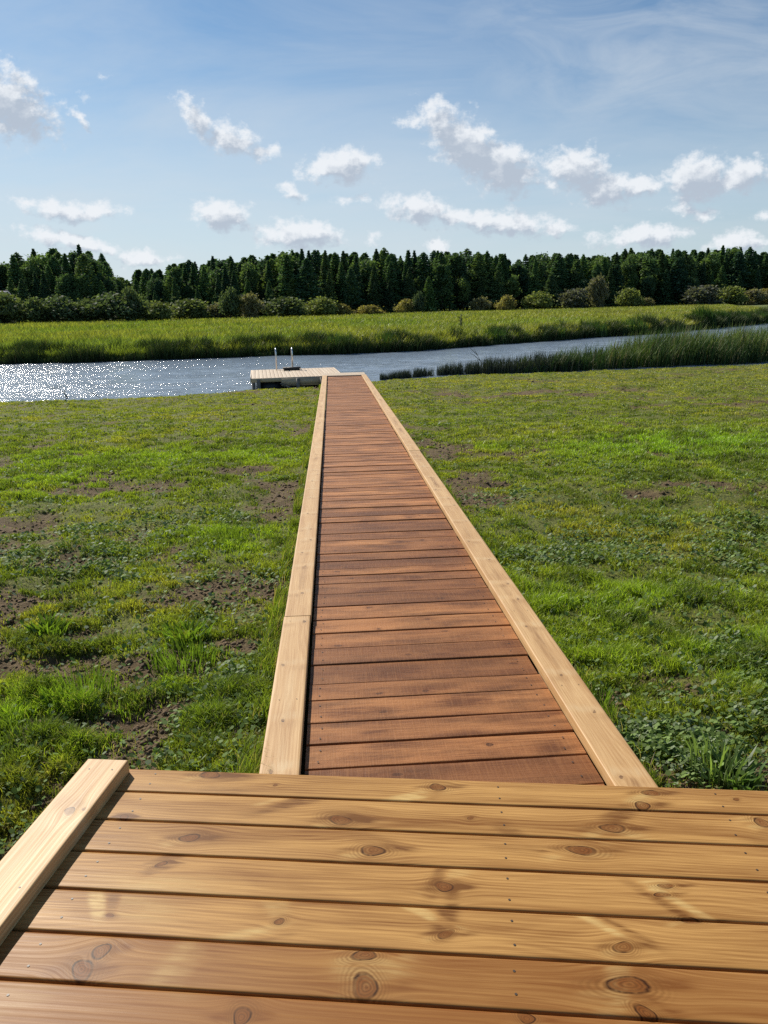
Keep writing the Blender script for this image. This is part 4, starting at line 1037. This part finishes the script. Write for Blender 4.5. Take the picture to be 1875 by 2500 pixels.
# ------------------------------------------------------------------ trees
def quads_from(cen, size, nrm_jit, col, g, flatz=1.0):
    n_ = len(cen)
    a = g.normal(size=(n_, 3)); a /= np.linalg.norm(a, axis=1)[:, None]
    b = np.cross(a, g.normal(size=(n_, 3))); b /= np.linalg.norm(b, axis=1)[:, None]
    a[:, 2] *= flatz; b[:, 2] *= flatz
    a *= size[:, None]; b *= size[:, None] * .6
    return np.stack([cen - a - b * .4, cen + a * .3 - b, cen + a, cen - a * .2 + b], 1)
def crown_mesh(name, V_, c):
    n_ = len(V_); i = np.arange(n_)[:, None] * 4
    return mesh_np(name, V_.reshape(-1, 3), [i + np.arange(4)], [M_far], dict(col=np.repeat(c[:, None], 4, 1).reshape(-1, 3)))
def trunk_mesh(h, r, limbs, g):
    mb_ = MB(); mb_.tube([(0, 0, -.3), (.05, 0, h * .5), (0, .05, h * .97)], [r, r * .65, r * .12], 7)
    for _ in range(limbs):
        z = h * g.uniform(.25, .9); a = g.random() * 6.28; L = h * g.uniform(.06, .14)
        mb_.tube([(0, 0, z), (math.cos(a) * L * .6, math.sin(a) * L * .6, z + L * .1), (math.cos(a) * L, math.sin(a) * L, z + L * .35)], [r * .3, r * .2, r * .06], 4, False)
    fs = [np.vstack(mb_.f4)] + ([np.vstack(mb_.f3)] if mb_.f3 else [])
    return mesh_np('trunk', np.vstack(mb_.v), fs, [M_bark])
def conifer(sd, h, rad, base, n_, col, sharp=1.0):
    g = np.random.default_rng(sd)
    t = g.random(n_) ** .8; z = h * (base + (1 - base) * t)
    prof = rad * (1 - t) ** sharp * (.9 + .1 * np.cos(t * 40)) + .08
    nb = 11; lay = np.round(t * h * 1.3) ; ba = (g.integers(0, nb, n_) / nb) * 6.28 + lay * 2.4 + g.normal(0, .13, n_)
    irr = 1 + .35 * np.sin(ba * 2 + lay * 1.9 + sd) * (1 - t)
    rr = prof * irr * g.random(n_) ** .45
    droop = -.22 * rr + .10 * rr * t
    lz = (lay / (1.3) ) + base * 0
    z2 = np.where(g.random(n_) < .65, h * base + (z - h * base) * .25 + (h * base + (lay / 1.3) * (1 - base)) * .75 - h * base * .75, z)
    cen = np.stack([rr * np.cos(ba), rr * np.sin(ba), np.clip(z2 + droop, h * base * .6, h)], -1)
    size = (.28 + .42 * g.random(n_)) * (.5 + .5 * (1 - t)) * (h / 16)
    V_ = quads_from(cen, size, 0, None, g, .6)
    k = 60; tz = g.random(k); lead = np.stack([g.normal(0, .12, k), g.normal(0, .12, k), h * (.93 + .09 * tz)], -1)
    V_ = np.concatenate([V_, quads_from(lead, .22 * (1.1 - tz) + .08, 0, None, g, 1.0)]); n_ += k; ba = np.append(ba, g.random(k) * 6); lay = np.append(lay, np.zeros(k))
    c = np.array(col) * (.55 + .9 * g.random(n_))[:, None]
    cl = (np.sin(ba * 3 + lay) > .3); c[cl] *= 1.3
    return crown_mesh('crown', V_, c), trunk_mesh(h, h * .013, 10, g)
def broadleaf(sd, h, rad, n_, col, base=.18, lobes=14, squash=1.0, leaf=.3):
    g = np.random.default_rng(sd)
    lc = []
    for k in range(lobes):
        a = g.random() * 6.28; t = g.uniform(0, 1); zz = h * (base + (1 - base) * (.15 + .72 * t)); rr = rad * math.sqrt(max(0, 1 - (2 * t - .85) ** 2 * .75)) * g.uniform(.25, .72)
        lc.append((rr * math.cos(a), rr * math.sin(a), zz, rad * g.uniform(.32, .52)))
    lc = np.array(lc); k = g.integers(0, lobes, n_)
    d_ = g.normal(size=(n_, 3)); d_ /= np.linalg.norm(d_, axis=1)[:, None]
    r_ = lc[k, 3] * g.random(n_) ** .33 * (1 + .25 * g.normal(size=n_))
    cen = lc[k, :3] + d_ * r_[:, None] * np.array([1, 1, squash]); cen[:, 2] = np.maximum(cen[:, 2], .05)
    size = leaf * (.5 + .8 * g.random(n_))
    V_ = quads_from(cen, size, 0, None, g)
    c = np.array(col) * (.6 + .8 * g.random(n_))[:, None]; c *= (.8 + .4 * g.random(lobes))[k][:, None]
    return crown_mesh('crown', V_, c), trunk_mesh(h * .8, h * .016, 14, g)
def make_tree(name, meshes, label, cat, group):
    t = empty(name, (0, 0, 0)); tag(t, label, cat, group)
    link('crown', meshes[0], t); link('trunk', meshes[1], t); return t
def copy_thing(src, label=None):
    r_ = src.copy(); COL.objects.link(r_)
    if label: r_['label'] = label
    for ch in list(src.children):
        c = ch.copy(); COL.objects.link(c); c.parent = r_
    return r_
LAB = 'dark conifer standing among its like in the long forest edge beyond the meadow'
GRP = 'conifers of the forest beyond the meadow'
cg = [(.060, .115, .050), (.075, .135, .050), (.052, .098, .050), (.095, .15, .055), (.065, .108, .045)]
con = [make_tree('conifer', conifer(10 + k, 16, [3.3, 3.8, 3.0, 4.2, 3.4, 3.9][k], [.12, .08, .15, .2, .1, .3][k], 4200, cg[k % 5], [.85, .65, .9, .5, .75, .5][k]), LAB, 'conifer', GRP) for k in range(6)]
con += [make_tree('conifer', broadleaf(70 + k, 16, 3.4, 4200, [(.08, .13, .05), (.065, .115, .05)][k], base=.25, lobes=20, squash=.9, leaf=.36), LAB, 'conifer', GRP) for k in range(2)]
GRP2 = 'dark conifers of the tall clump at the left'
LAB2 = 'tall dark conifer in the dense clump that stands apart at the left of the forest'
GRP3 = 'broadleaf trees along the forest foot'
LAB3 = 'lighter green broadleaf tree at the foot of the conifer forest'
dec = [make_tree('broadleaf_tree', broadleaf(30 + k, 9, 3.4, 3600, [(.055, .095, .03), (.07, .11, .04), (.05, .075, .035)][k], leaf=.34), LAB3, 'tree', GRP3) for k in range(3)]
used = set()
def place(src, x, y, z, s, zs=1.0, label=None, group=None):
    o = src if src.name not in used else copy_thing(src)
    used.add(src.name)
    if label: o['label'] = label
    if group: o['group'] = group
    o.location = (x, y, z); o.rotation_euler = (0, 0, random.random() * 6.28); o.scale = (s, s, s * zs)
    return o
# line of the forest's foot and its top, measured along the picture (px on the 1659 view: foot distance, top y)
def forest_pt(vx, dist):
    d_ = direction(vx * K, 700 * K); return d_[0] / d_[1] * dist, dist
def top_h(vx, vy, dist):
    d_ = direction(vx * K, vy * K); return H + d_[2] / d_[1] * dist
FD = [(-150, 150), (0, 152), (300, 158), (700, 170), (1100, 195), (1400, 210), (1659, 225), (1850, 235)]
TOPS = [(-150, 585), (0, 578), (35, 560), (60, 552), (90, 545), (120, 533), (150, 538), (200, 534), (235, 548), (262, 578), (276, 600), (292, 612), (310, 572), (330, 580), (360, 577), (400, 566), (460, 560), (520, 553), (560, 549), (620, 545), (680, 541), (760, 543),
        (850, 541), (930, 541), (1000, 543), (1060, 548), (1130, 546), (1200, 545), (1260, 549), (1320, 549), (1345, 543), (1420, 538), (1500, 537), (1600, 534), (1659, 544), (1850, 545)]
zg = ZW + .5
cnt = 0
for row in range(6):
    vx = -140 + row * 4.0
    while vx < 1800:
        if cnt >= 285: break
        base_d = np.interp(vx, *zip(*FD)); dist = base_d + row * 4.5 + random.uniform(-1.6, 1.6) + 5
        x, y = forest_pt(vx + random.uniform(-4, 4), dist)
        vt = np.interp(vx, *zip(*TOPS))
        ht = top_h(vx, vt, dist) - zg
        if row == 0: ht *= random.uniform(.55, .92)
        elif row == 1: ht *= random.uniform(.72, 1.0)
        else: ht *= random.uniform(.88, 1.06)
        if row < 2 and random.random() < .20 and not (40 < vx < 270):
            src = random.choice(dec); h0 = 9; ht = ht * random.uniform(.5, .75)
        else: src = random.choice(con); h0 = 16
        s = ht / h0
        isL = (20 < vx < 280)
        o = place(src, x, y, zg - .2, s * random.uniform(1.0, 1.2), 1.0)
        o.scale = (o.scale[0], o.scale[1], s)
        if src in con: 
            if isL: o['label'] = LAB2; o['group'] = GRP2
            else: o['label'] = LAB; o['group'] = GRP
        cnt += 1
        vx += random.uniform(.75, 1.25) * (4.7 if row < 3 else 5.2) * K * 1.0 * 8.0 * (170 / dist)
print('trees', cnt)
# the depth of the wood behind the trees one can tell apart
g = np.random.default_rng(99); VV = []; CC = []
for k in range(210):
    vx = -160 + 2000 * g.random(); dist = float(np.interp(vx, *zip(*FD))) + 30 + 26 * g.random()
    x, y = forest_pt(vx, dist); ht = (top_h(vx, float(np.interp(vx, *zip(*TOPS))), dist) - zg) * g.uniform(.86, .99)
    n_ = 800; t = g.random(n_) ** .8; a = g.random(n_) * 6.28; rr = (3.6 * (1 - t) ** .6 + .1) * g.random(n_) ** .5 * ht / 16
    cen = np.stack([x + rr * np.cos(a), y + rr * np.sin(a), zg + ht * (.04 + .96 * t)], -1)
    VV.append(quads_from(cen, .5 + .5 * g.random(n_), 0, None, g, .6)); CC.append(np.array([.045, .088, .042]) * (.6 + .8 * g.random(n_))[:, None])
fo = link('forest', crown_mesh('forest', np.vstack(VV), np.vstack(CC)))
tag(fo, 'depth of the dark conifer forest behind its front trees', 'forest', kind='stuff')
# shrubs in front of the forest: vx, base y, half width px, top y, colour kind, label
sh = [make_tree('shrub', broadleaf(50 + k, 4, 2.6, 3400, [(.13, .165, .06), (.085, .12, .055), (.24, .22, .07), (.15, .155, .09)][k], base=.0, lobes=22, squash=.8, leaf=.20), 'x', 'shrub', 'shrubs along the far edge of the meadow') for k in range(4)]
SH = [(15, 690, 60, 632, 0, 'pale green shrub at the left end of the shrub row'), (75, 694, 45, 645, 1, 'small dark shrub in the row at the left, left of the tall clump'), (130, 693, 60, 640, 1, 'dark shrub under the left half of the tall conifer clump'),
      (190, 692, 45, 645, 0, 'low green shrub between two bigger dark ones under the tall clump'), (245, 692, 75, 635, 1, 'largest rounded dark shrub, right of the tall conifer clump'), (345, 688, 50, 650, 0, 'rounded pale shrub right of the largest dark one'),
      (415, 686, 60, 645, 0, 'broad olive shrub in the row left of the dock'), (480, 684, 40, 652, 3, 'greyish shrub beside the broad olive one'), (545, 680, 40, 636, 3, 'tall greyish brown shrub behind the shrub row left of the dock'),
      (620, 682, 62, 641, 0, 'smooth dome shaped willow shrub, above the dock ladder'), (700, 679, 50, 641, 0, 'pale domed shrub next to the smooth dome'), (740, 678, 30, 655, 2, 'small yellowish shrub right of the two domes'), (800, 676, 35, 657, 2, 'yellow leaved bush low in the row, above the boardwalk end'),
      (875, 671, 28, 645, 2, 'yellow green shrub beside a dark young conifer'), (905, 670, 18, 632, 1, 'narrow dark young conifer shaped bush at the meadow edge'), (1040, 663, 30, 642, 3, 'grey shrub left of the round yellow one'), (1090, 663, 28, 637, 2, 'round yellow bush at the meadow edge, right of the middle'),
      (1165, 662, 45, 630, 0, 'olive shrub in front of the taller broadleaf tree on the right'), (1240, 660, 45, 625, 3, 'brownish shrub right of the olive one'), (1290, 658, 30, 600, 3, 'bare looking grey brown small tree before the dark forest'), (1355, 658, 35, 622, 0, 'pale green domed bush before the darkest stretch of forest'),
      (1395, 658, 22, 643, 3, 'tiny grey bush right of the pale domed one'), (1515, 652, 55, 618, 3, 'large grey green shrub at the right behind the leaning reeds'), (1575, 651, 40, 618, 0, 'mid green shrub right of the leaning reeds'), (1625, 650, 35, 625, 3, 'greyish shrub near the right edge of the view'), (1655, 648, 25, 622, 2, 'yellowish shrub at the right edge of the view'),
      (290, 680, 40, 625, 1, 'dark shrub behind the largest rounded one'), (500, 675, 30, 625, 1, 'dark small bush before the forest, left of the grey brown one')]
for (vx, vb_, hw, vt, kd, lab) in SH:
    base_d = float(np.interp(vx, *zip(*FD))) - 6 - random.uniform(0, 5)
    x, y = forest_pt(vx, base_d); ht = top_h(vx, vt, base_d) - zg
    wm = hw * K / 1875 * base_d
    o = sh[kd] if sh[kd]['label'] == 'x' else copy_thing(sh[kd])
    o['label'] = lab
    o.location = (x, y, zg - .3); o.rotation_euler = (0, 0, random.random() * 6.28); o.scale = (wm / 2.9, wm / 2.9, ht / 3.9)
# small far hut roof at the left
hx, hy = forest_pt(0, 147)
shed = empty('shed', (hx, hy, zg - .3)); tag(shed, 'small pale shed roof showing above the shrubs at the left edge of the view', 'shed')
M_wall = flat('shed_wall', (.32, .30, .28), .8, 0, .2, 2.0); M_roof = flat('shed_roof', (.36, .34, .38), .55, 0, .15, 1.0)
mb = MB(); mb.prism([(-3.2, -2.4), (2.0, -2.4), (2.0, 2.4), (-3.2, 2.4)], 0, 4.6); mb.build('wall', M_wall, shed)
mb = MB(); mb.add([(-3.6, -2.9, 4.5), (2.4, -2.9, 4.5), (2.4, 2.9, 4.5), (-3.6, 2.9, 4.5), (-3.6, 0, 6.4), (2.4, 0, 6.4)], [(0, 1, 5, 4), (2, 3, 4, 5), (0, 3, 2, 1)], [(0, 4, 3), (1, 2, 5)]); mb.build('roof', M_roof, shed)
mb = MB(); mb.prism([(-.6, -2.46), (.4, -2.46), (.4, -2.405), (-.6, -2.405)], 1.2, 2.3); mb.build('window', M_tread, shed)
